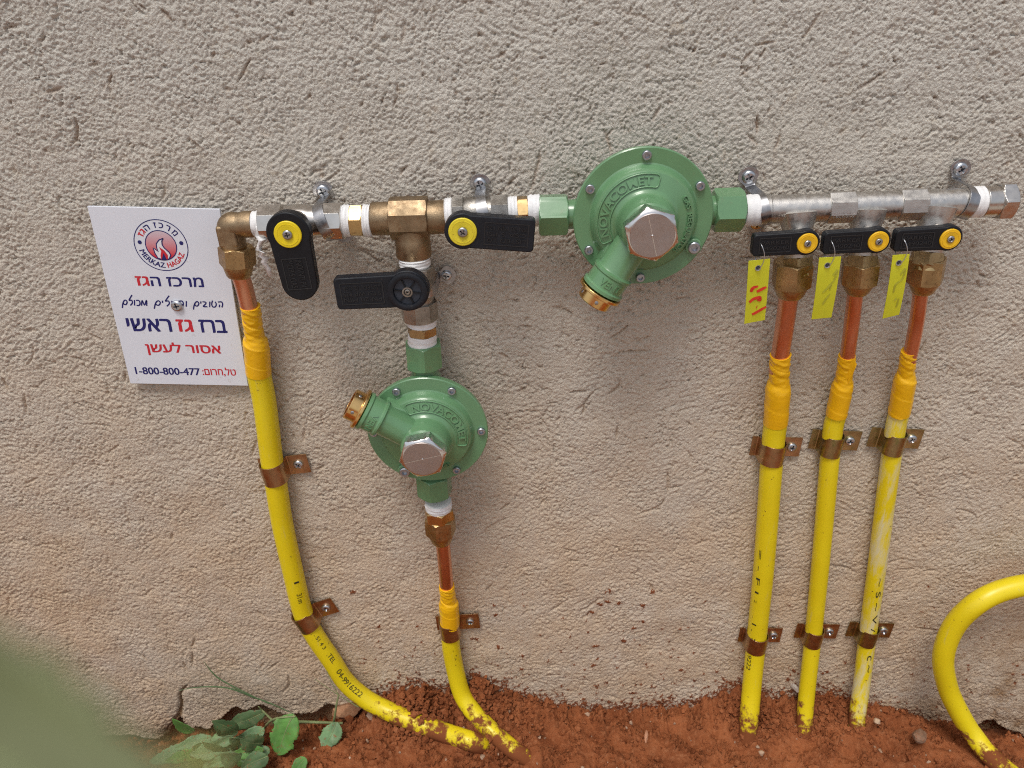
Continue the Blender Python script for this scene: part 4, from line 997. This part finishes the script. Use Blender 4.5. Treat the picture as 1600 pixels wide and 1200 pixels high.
# ---------------------------------------------------------------- yellow tags on wire rings
TG = "yellow-green plastic tags on the branch valve levers"
tags = [((1169.8, 408), (1203.5, 404.5), (1195, 500), (1163, 506), (1189, 384), (1184, 419), "yellow tag with red handwriting hanging from the left small lever"),
        ((1280, 403), (1314.5, 401), (1299, 496), (1268, 499), (1299, 380), (1293, 415), "yellow tag with faint marks hanging from the middle small lever"),
        ((1395, 399), (1421.5, 397), (1405, 491.6), (1379, 498), (1412, 377), (1405, 411), "narrow slanting yellow tag with faint marks hanging from the right small lever")]
for i, (tl, tr, br_, bl, hole, eye, lab) in enumerate(tags):
    dT, dB = .084, .066
    a, b_, c_, e = W(*tl, dT), W(*tr, dT - .003), W(*br_, dB), W(*bl, dB + .002)
    R = empty('valve_tag', (a + b_) / 2, front=True); tag(R, lab, 'tag', TG); inv = R.matrix_world.inverted()
    a, b_, c_, e = [inv @ q for q in (a, b_, c_, e)]
    def tp(u, v, h=0.0):
        q = a.lerp(b_, u).lerp(e.lerp(c_, u), v) + Vector((0, 0, .0015 * math.sin(math.pi * v) * (1 if i else .4))); return q + Vector((0, 0, h))
    vs, fs = [], []; nn = 10
    for k in range(nn + 1):
        for u in (0, 1): vs += [tp(u, k / nn), tp(u, k / nn, -.0007)]
    for k in range(nn):
        q = 4 * k
        fs += [(q, q + 4, q + 6, q + 2), (q + 1, q + 3, q + 7, q + 5), (q, q + 1, q + 5, q + 4), (q + 2, q + 6, q + 7, q + 3)]
    fs += [(0, 2, 3, 1), (4 * nn, 4 * nn + 1, 4 * nn + 3, 4 * nn + 2)]
    card = MB().add(vs, fs).build('card', M['tag'], R, 0, 30)
    w_ = (b_ - a).length
    ev = inv @ W(*eye, dT - .002); best = min(((tp(u / 20, v / 60) - ev).to_2d().length, u / 20, v / 60) for u in range(21) for v in range(20)); _, eu, evv = best
    ep_ = tp(eu, evv)
    MB().lathe([(-.0002, .0031), (.0008, .0028), (.0009, .0022), (.0004, .0017)], ep_, ZA, 24).build('eyelet', M['zinc'], R, 0, 40)
    MB().lathe([(.0002, .0018), (.00045, .0017)], ep_, ZA, 20).build('eyelet_hole', M['recess'], R)
    hp = inv @ W(*hole, .0815)
    loop = [ep_ + Vector((0, 0, -.004)), ep_ + Vector((-.0012, .006, -.006)), hp + Vector((-.003, -.004, -.016)), hp + Vector((-.0006, .002, -.008)), hp + Vector((0, .001, .0015)), hp.lerp(ep_, .3) + Vector((.0028, 0, .0045)), hp.lerp(ep_, .68) + Vector((.0030, 0, .0040)), ep_ + Vector((.0008, 0, .0022)), ep_ + Vector((0, 0, -.003))]
    MB().sweep([Vector(q) for q in catmull([tuple(q) for q in loop], 6)], .00042, 8, up=(1, 0, 0)).build('wire_ring', M['zinc'], R, 0, 60)
    def ink(strokes, wid, mt):
        bb = MB()
        for st in strokes:
            P = catmull(st, 6) if len(st) > 2 else [list(q) for q in catmull(st, 4)]
            pts = [tp(q[0], q[1], .00025) for q in P]; n_ = len(pts)
            bb.stroke([(q.x, q.y) for q in pts], [wid * (.75 + .5 * math.sin(math.pi * min(1, .15 + k / n_))) for k in range(n_)], 0)
            for k in range(2 * n_): x, y, _ = bb.v[-2 * n_ + k]; bb.v[-2 * n_ + k] = (x, y, pts[k // 2].z + .0001)
        bb.build('handwriting', M[mt], R, 0, 0)
    if i == 0:
        ink([[(.20, .48), (.28, .42), (.52, .405)], [(.48, .49), (.7, .46), (.92, .435)], [(.16, .645), (.34, .60), (.62, .59), (.66, .62), (.52, .63)], [(.60, .63), (.74, .64)], [(.52, .742), (.56, .745)], [(.34, .86), (.66, .815), (1.0, .765)]], .0027, 'marker')
    elif i == 1:
        ink([[(.72, .28), (.9, .2), (.82, .34), (.7, .4)], [(.35, .55), (.6, .45), (.7, .42), (.66, .52)], [(.42, .75), (.55, .66), (.7, .58)]], .0016, 'faded')
    else:
        ink([[(.6, .3), (.85, .22), (.75, .38), (.5, .42)], [(.35, .58), (.4, .45), (.6, .42)], [(.5, .72), (.62, .68)], [(.75, .7), (.7, .85)]], .0016, 'faded')
# ---------------------------------------------------------------- loose soil, stones
ICO_V = []; ph = (1 + 5 ** .5) / 2
for a, b_ in ((1, ph), (-1, ph), (1, -ph), (-1, -ph)): ICO_V += [(0, a, b_), (a, b_, 0), (b_, 0, a)]
ICO_V = np.array(ICO_V) / math.hypot(1, ph)
def hull_faces(V):
    F = []; n = len(V); e = min(np.linalg.norm(V[0] - V[k]) for k in range(1, n)) * 1.05
    for i in range(n):
        for j in range(i + 1, n):
            for k in range(j + 1, n):
                if all(np.linalg.norm(V[p] - V[q]) < e for p, q in ((i, j), (j, k), (i, k))):
                    nn = np.cross(V[j] - V[i], V[k] - V[i]); F.append((i, j, k) if nn @ V[i] > 0 else (i, k, j))
    return F
ICO_F = np.array(hull_faces(ICO_V))
cr_ = np.random.default_rng(5)
def crumbs(P, rad):
    n = len(P); V = ICO_V[None] * rad[:, None, None] * (1 + .30 * cr_.standard_normal((n, 12, 1)).clip(-1.5, 1.5))
    V = V * cr_.uniform(.7, 1.2, (n, 1, 3)) + P[:, None, :]
    F = ICO_F[None] + (np.arange(n) * 12)[:, None, None]
    return V.reshape(-1, 3), F.reshape(-1, 3)
n = 9000
x = cr_.uniform(-.92, .92, n); d = np.abs(cr_.normal(0, .085, n)) + .002
rad = np.clip(cr_.lognormal(-6.45, .48, n), .0007, .0065)
clump = bil(S1, x + .7, d + .4) + .6 * bil(S2, x, d); keep = clump > cr_.normal(-.2, .8, n); x, d, rad = x[keep], d[keep], rad[keep]
P = np.stack([x, -d, ground_h(x, d) + rad * .25], -1)
# heaps: on the bent pipe, beside the short pipe and round the feet of the three pipes
heaps = [((655, 1094), .034, .056, .022, 700), ((622, 1104), .040, .030, .008, 150), ((690, 1122), .048, .030, .008, 160), ((757, 1086), .018, .030, .018, 380), ((800, 1110), .020, .05, .006, 200), ((1150, 1100), .022, .030, .008, 200),
         ((1205, 1105), .030, .030, .008, 220), ((1300, 1110), .026, .040, .007, 260), ((1172, 1150), .055, .020, .004, 120), ((1258, 1138), .048, .020, .004, 120), ((1338, 1128), .045, .020, .004, 110), ((745, 1160), .078, .022, .006, 160), ((800, 1170), .075, .02, .006, 140)]
hp_, hr_ = [], []
for (c_, dd, w_, h_, k) in heaps:
    q = W(*c_, dd); xx = q.x + cr_.normal(0, w_ * .45, k); yy = np.clip(dd + cr_.normal(0, w_ * .3, k), .001, .2)
    e = np.exp(-((xx - q.x) / (w_ * .6)) ** 2 - ((yy - dd) / (w_ * .45)) ** 2); rr = np.clip(cr_.lognormal(-6.2, .42, k), .0009, .006)
    hp_.append(np.stack([xx, -yy, ground_h(xx, yy) + rr * .3 + h_ * e * cr_.uniform(.2, 1, k)], -1)); hr_.append(rr)
P = np.concatenate([P] + hp_); rad = np.concatenate([rad] + hr_)
V, Fc = crumbs(P, rad)
me = bpy.data.meshes.new("soil_crumbs"); me.from_pydata(V.tolist(), [], Fc.tolist()); me.materials.append(M['soil'])
tag(link(bpy.data.objects.new("soil_crumbs", me)), "loose crumbs of red soil along the foot of the wall", kind="stuff")

ng = 150
x = cr_.uniform(-.85, .85, ng); d = np.abs(cr_.normal(.03, .07, ng)) + .004; rg = np.clip(cr_.lognormal(-6.35, .5, ng), .0009, .005)
V, Fc = crumbs(np.stack([x, -d, ground_h(x, d) + rg * .35], -1), rg)
me = bpy.data.meshes.new("gravel"); me.from_pydata(V.tolist(), [], Fc.tolist()); me.materials.append(mat('grit', (.40, .27, .18), 0, .9, .35, 40, dirt=(.24, .08, .03), dirt_amt=.6))
tag(link(bpy.data.objects.new("gravel", me)), "pale grit scattered through the red soil", kind="stuff")
def stone(name, px, py, d, size, col, label, cat='stone', flat=.6, seed=0):
    rs = np.random.default_rng(seed); q = W(px, py, d); q.z = max(q.z - size[2] * .1, gh(q.x, d) + size[2] * .15)
    b = MB(); V = []
    for i in range(9):
        for j in range(14):
            t, u = math.pi * i / 8, 2 * math.pi * j / 14
            V.append(Vector((math.sin(t) * math.cos(u), math.sin(t) * math.sin(u), math.cos(t))))
    cuts = [(Vector(rs.normal(size=3)).normalized(), rs.uniform(.55, .85)) for _ in range(11)]
    out = []
    for v in V:
        k = 1.0
        for nrm, dist in cuts:
            dt = v.dot(nrm)
            if dt > 0: k = min(k, dist / dt)
        out.append((v.x * k * size[0], v.y * k * size[1], v.z * k * size[2]))
    b.rings([out[i * 14:(i + 1) * 14] for i in range(9)], False, False)
    key = 'stone_' + name + str(seed); M[key] = mat(key, col, 0, .9, .25, 150, bump=.8, bscale=500, dirt=(.24, .08, .03), dirt_amt=.8)
    o = b.build(name, M[key], None, 0, 25); o.location = q; o.rotation_euler = (rs.uniform(-.3, .3), rs.uniform(-.3, .3), rs.uniform(0, 6)); tag(o, label, cat)
stone('stone', 1437, 1148, .070, (.016, .011, .009), (.22, .13, .08), "soil-coated flat stone lying right of the three yellow pipes", seed=3)
stone('stone', 1371, 1127, .055, (.006, .005, .0045), (.50, .36, .24), "small pale pebble at the foot of the chalky pipe", seed=4)
stone('stone', 1190, 1177, .095, (.005, .004, .004), (.48, .33, .22), "small pale pebble in front of the thickest right-hand pipe", seed=5)
stone('rubble', 545, 1108, .006, (.026, .012, .017), (.36, .19, .10), "orange-brown lump of rubble under the broken edge of the wall's coat", 'rubble', seed=6)
stone('rubble', 590, 1128, .02, (.020, .012, .008), (.30, .20, .14), "grey-brown flake of plaster lying under the bent left pipe", 'rubble', seed=7)
stone('plaster_chip', 1010, 1151, .075, (.011, .003, .002), (.52, .27, .16), "thin pinkish plaster chip lying on the soil below the larger regulator", 'chip', seed=8)
stone('plaster_chip', 1245, 1076, .010, (.012, .004, .005), (.60, .56, .50), "whitish plaster chip at the wall between the first two right-hand pipes", 'chip', seed=9)

# ---------------------------------------------------------------- leaves
def leaf_mat(name, col, dust, amt, soil=True):
    m, nt, lk, p = new_mat(name)
    tc = N(nt, "ShaderNodeTexCoord"); n1 = N(nt, "ShaderNodeTexNoise", Scale=60.0, Detail=6.0); lk.new(tc.outputs['Object'], n1.inputs['Vector'])
    c = mixc(nt, lk, ramp(nt, lk, n1.outputs['Fac'], .3, .7), tuple(q * .75 for q in col), tuple(q * 1.25 for q in col))
    n2 = N(nt, "ShaderNodeTexNoise", Scale=110.0, Detail=9.0, Roughness=.72); lk.new(tc.outputs['Object'], n2.inputs['Vector'])
    c = mixc(nt, lk, ramp(nt, lk, n2.outputs['Fac'], .62 - amt * .25, .75), c, dust)
    n3 = N(nt, "ShaderNodeTexNoise", Scale=190.0, Detail=6.0, Roughness=.7); lk.new(tc.outputs['Object'], n3.inputs['Vector'])
    if soil: c = mixc(nt, lk, ramp(nt, lk, n3.outputs['Fac'], .58, .66), c, (.24, .085, .03))
    lk.new(c, p.inputs['Base Color']); p.inputs['Roughness'].default_value = .62
    p.inputs['Transmission Weight'].default_value = 0
    b = N(nt, "ShaderNodeBump"); b.inputs['Strength'].default_value = .4; b.inputs['Distance'].default_value = .001
    lk.new(n1.outputs['Fac'], b.inputs['Height']); lk.new(b.outputs[0], p.inputs['Normal'])
    return m
M['leaf'] = leaf_mat('leaf_green', (.095, .235, .045), (.17, .26, .11), .3)
M['leaf_dusty'] = leaf_mat('leaf_dusty', (.14, .25, .11), (.25, .31, .19), .5)
M['leaf_dark'] = leaf_mat('leaf_dark', (.07, .125, .045), (.15, .17, .08), .4)
M['leaf_yellow'] = leaf_mat('leaf_yellowing', (.34, .33, .11), (.40, .36, .16), .3, False)
M['leaf_near'] = leaf_mat('leaf_near', (.120, .135, .052), (.165, .17, .07), .3, False)
M['stem'] = mat('stem', (.20, .24, .10), 0, .6, .2, 120)
M['grass'] = mat('grass_blade', (.09, .15, .06), 0, .6, .2, 120)
def leaf_mesh(B, T, width, nrm, curl=.15, fold=.12, seed=0, n=26, blunt=.6):
    rs = random.Random(seed); B, T = Vector(B), Vector(T); ax = T - B; L = ax.length; t = ax.normalized()
    nv = (Vector(nrm) - t * Vector(nrm).dot(t)).normalized(); s_ = t.cross(nv)
    top, bot = [], []
    cols = (-1, -.8, -.6, -.4, -.2, 0, .2, .4, .6, .8, 1); V, F = [], []
    for i in range(n + 1):
        q = i / n; w = width / 2 * (1.95 * (q + .01) ** blunt * (1.001 - q) ** .85 + .01) * (1 + .09 * math.sin(7 * q + seed) + .05 * math.sin(19 * q + 2 * seed) + .05 * (i % 2))
        for c_ in cols:
            h = fold * abs(c_) * w + curl * L * (q - .5) ** 2 * -1 + .05 * w * math.sin(7 * q + 3 * c_ + seed) + (.016 * w * math.cos(6.283 * (q * 7 - abs(c_) * 1.6)) * (1 - abs(c_) * .4)) + .10 * w * math.sin(4 * q + 2.1 * c_ + 1.7 * seed) - .06 * w * (abs(c_) < .05)
            V.append(B + ax * q + s_ * (c_ * w * (1 + rs.uniform(-.09, .09) * (abs(c_) > .9)) + .06 * width * math.sin(3 * q + seed)) + nv * h)
    m_ = len(cols)
    for i in range(n):
        for k in range(m_ - 1): F.append((i * m_ + k, i * m_ + k + 1, (i + 1) * m_ + k + 1, (i + 1) * m_ + k))
    return V, F
def leaf(root, B, T, width, nrm, mt, name='leaf', **kw):
    V, F = leaf_mesh(B, T, width, nrm, **kw); off = Vector(root.location)
    o = MB().add([v - off for v in V], F).build(name, M[mt], root, 0, 80)
    s_ = o.modifiers.new('thick', 'SOLIDIFY'); s_.thickness = .0004
    mid = V[5::11]; n_ = len(mid)
    MB().sweep([q - off for q in mid[:-2]], [width * .018 * (1 - .8 * k / n_) for k in range(n_ - 2)], 8, up=nrm).build('midrib', M['stem'], o, 0, 60)
    return o
def stalk(root, pts, r0, r1, mt='stem', name='stem'):
    P = [Vector(q) for q in catmull([tuple(q) for q in pts], 8)]; n = len(P)
    return MB().sweep([q - Vector(root.location) for q in P], [r0 + (r1 - r0) * k / (n - 1) for k in range(n)], 10).build(name, M[mt], root, 0, 60)
NC = Vector((.05, -.62, .78))
def Wg(px, py, lift=.01):
    """point a little above the soil on the sight line through a photo pixel"""
    best = None
    for k in range(0, 200):
        d = .002 + k * .0012; q = W(px, py, d)
        if q.z <= gh(q.x, d) + lift: return q
    return q
w1 = empty('weed_plant', Wg(405, 1150, .0), front=False); tag(w1, "broad-leaved green weed dusted with soil at lower left under the bent pipe", "weed")
leaf(w1, W(462, 1119, .060), W(430, 1180, .085), .058, Vector((.1, -.8, .6)), 'leaf', seed=1, blunt=.75)
leaf(w1, W(412, 1142, .055), W(330, 1196, .075), .040, Vector((-.1, -.6, .8)), 'leaf_dusty', seed=2)
leaf(w1, W(372, 1136, .055), W(322, 1166, .075), .030, Vector((-.3, -.5, .8)), 'leaf_dusty', seed=3)
leaf(w1, W(412, 1112, .035), W(352, 1138, .040), .030, Vector((0, -.8, .5)), 'leaf_dark', seed=4)
leaf(w1, W(330, 1150, .060), W(272, 1172, .080), .022, NC, 'leaf_dusty', seed=5)
leaf(w1, W(395, 1176, .085), W(372, 1230, .110), .050, NC, 'leaf', seed=6)
leaf(w1, W(360, 1172, .080), W(270, 1216, .105), .046, NC, 'leaf_dusty', seed=7)
leaf(w1, W(322, 1162, .070), W(230, 1190, .085), .030, NC, 'leaf_dusty', seed=8)
stalk(w1, [Wg(405, 1150, 0), W(425, 1125, .055), W(462, 1119, .060)], .0018, .0012); stalk(w1, [Wg(405, 1150, 0), W(412, 1142, .055)], .0018, .0012)
stalk(w1, [W(425, 1125, .055), W(412, 1112, .035), W(404, 1104, .035)], .0014, .0008)
stalk(w1, [W(425, 1128, .05), W(475, 1128, .04), W(535, 1130, .03)], .0024, .0018)
lr = random.Random(8)
for k in range(22):
    px, py = lr.uniform(285, 445), lr.uniform(1142, 1215); dd = .045 + (py - 1130) / 1000 + lr.uniform(0, .012); an = lr.uniform(2.0, 4.3); ll = lr.uniform(32, 62)
    leaf(w1, W(px, py, dd), W(px + ll * math.cos(an), py - ll * .6 * math.sin(an) + 8, dd + .012), lr.uniform(.018, .034), Vector((lr.uniform(-.5, .5), -.7, lr.uniform(.3, .9))), lr.choice(['leaf', 'leaf_dusty', 'leaf_dark', 'leaf_dusty']), seed=40 + k)
w2 = empty('weed_plant', Wg(520, 1132, .0), front=False); tag(w2, "drooping grey-green weed leaves hanging from a thin stem left of the soil heap", "weed")
leaf(w2, W(523, 1128, .042), W(508, 1176, .070), .036, Vector((.1, -.8, .5)), 'leaf_dusty', seed=11)
leaf(w2, W(514, 1160, .060), W(510, 1222, .085), .038, Vector((0, -.8, .6)), 'leaf_dusty', seed=12)
leaf(w2, W(478, 1185, .09), W(455, 1215, .105), .024, NC, 'leaf', seed=13)
stalk(w2, [W(520, 1134, .03), W(523, 1120, .036), W(526, 1100, .036), W(529, 1086, .034)], .0020, .0011)
stalk(w2, [W(529, 1086, .034), W(516, 1062, .03), W(508, 1040, .026)], .0006, .0003); stalk(w2, [W(560, 1105, .034), W(529, 1086, .034), W(492, 1061, .03)], .0007, .0003)
gt = empty('grass_tuft', Wg(452, 1114, .0), front=False); tag(gt, "few thin dark grass blades bent against the wall above the weed", "grass")
def blade(pts, w_):
    P = [Vector(q) for q in catmull([tuple(W(*q)) for q in pts], 8)]; n = len(P); V, F = [], []
    for i, q in enumerate(P):
        t = (P[min(i + 1, n - 1)] - P[max(i - 1, 0)]).normalized(); s_ = t.cross(Vector((0, -1, .3))).normalized() * w_ * (math.sin(math.pi * min(.97, .06 + i / n)) ** .6) / 2
        V += [q - s_, q + Vector((0, -.0004, 0)), q + s_]
    for i in range(n - 1): F += [(3 * i, 3 * i + 1, 3 * i + 4, 3 * i + 3), (3 * i + 1, 3 * i + 2, 3 * i + 5, 3 * i + 4)]
    MB().add([q - Vector(gt.location) for q in V], F).build('blade', M['grass'], gt, 0, 80)
blade([(460, 1116, .03), (425, 1100, .018), (395, 1089, .012), (360, 1076, .010), (330, 1073, .009), (300, 1075, .008), (280, 1079, .008)], .0026)
blade([(450, 1112, .026), (420, 1098, .016), (385, 1085, .010), (360, 1072, .008)], .0024)
blade([(420, 1100, .02), (352, 1066, .012), (333, 1052, .010), (318, 1033, .010)], .0024)
for (px, py, dx, dy, sz, lab) in ((1012, 1166, 40, 8, .016, "torn green leaf scrap pressed into the soil below the larger regulator"), (1048, 1190, -12, 24, .014, "upright green leaf scrap at the bottom edge, right of the torn scrap"), (640, 1190, 34, 4, .020, "green leaf scrap on the soil in front of the bent pipe"), (768, 1161, 8, 10, .010, "tiny green leaf scrap between the ends of the two left pipes")):
    a, b_ = Wg(px - dx / 2, py - dy / 2, .004), Wg(px + dx / 2, py + dy / 2, .005)
    V, F = leaf_mesh(a, b_, sz, NC, seed=px); o = MB().add([v - a for v in V], F).build('leaf_scrap', M['leaf_dark' if px == 640 else 'leaf'], None, 0, 80)
    o.location = a; tag(o, lab, 'leaf'); s_ = o.modifiers.new('thick', 'SOLIDIFY'); s_.thickness = .0004

# leaves of a tall weed that brush the lens, far out of focus
def C(px, py, dep):
    u, v = (px - 800) / F_PX, (py - 600) / F_PX
    return cam.location + dep * (Vector((0, CT, -ST)) + u * Vector((1, 0, 0)) + v * Vector((0, -ST, -CT)))
tall = empty('tall_weed', (-.075, -.84, -.03), front=False); tag(tall, "blurred green weed leaf close to the camera at the lower left corner", "weed")
hub = C(-520, 1560, .046); hub2 = C(-535, 875, .042)
stalk(tall, [hub + Vector((-.01, -.01, -.12)), hub2 + Vector((-.03, 0, -.02)), hub2], .0012, .0008)
stalk(tall, [Vector((-.075, -.84, -.03)), Vector((-.085, -.83, .4)), hub + Vector((-.02, -.02, -.25)), hub], .003, .001)
cd = Vector((0, -CT, ST))
leaf(tall, hub2, C(375, 1495, .038), .0160, cd + Vector((-.1, 0, .4)), 'leaf_near', seed=21)
leaf(tall, hub, C(330, 1200, .041), .0125, cd + Vector((.2, 0, .2)), 'leaf_yellow', seed=22)
leaf(tall, hub + Vector((0, 0, -.02)), hub + Vector((-.03, .01, -.03)), .014, cd, 'leaf_near', seed=23)
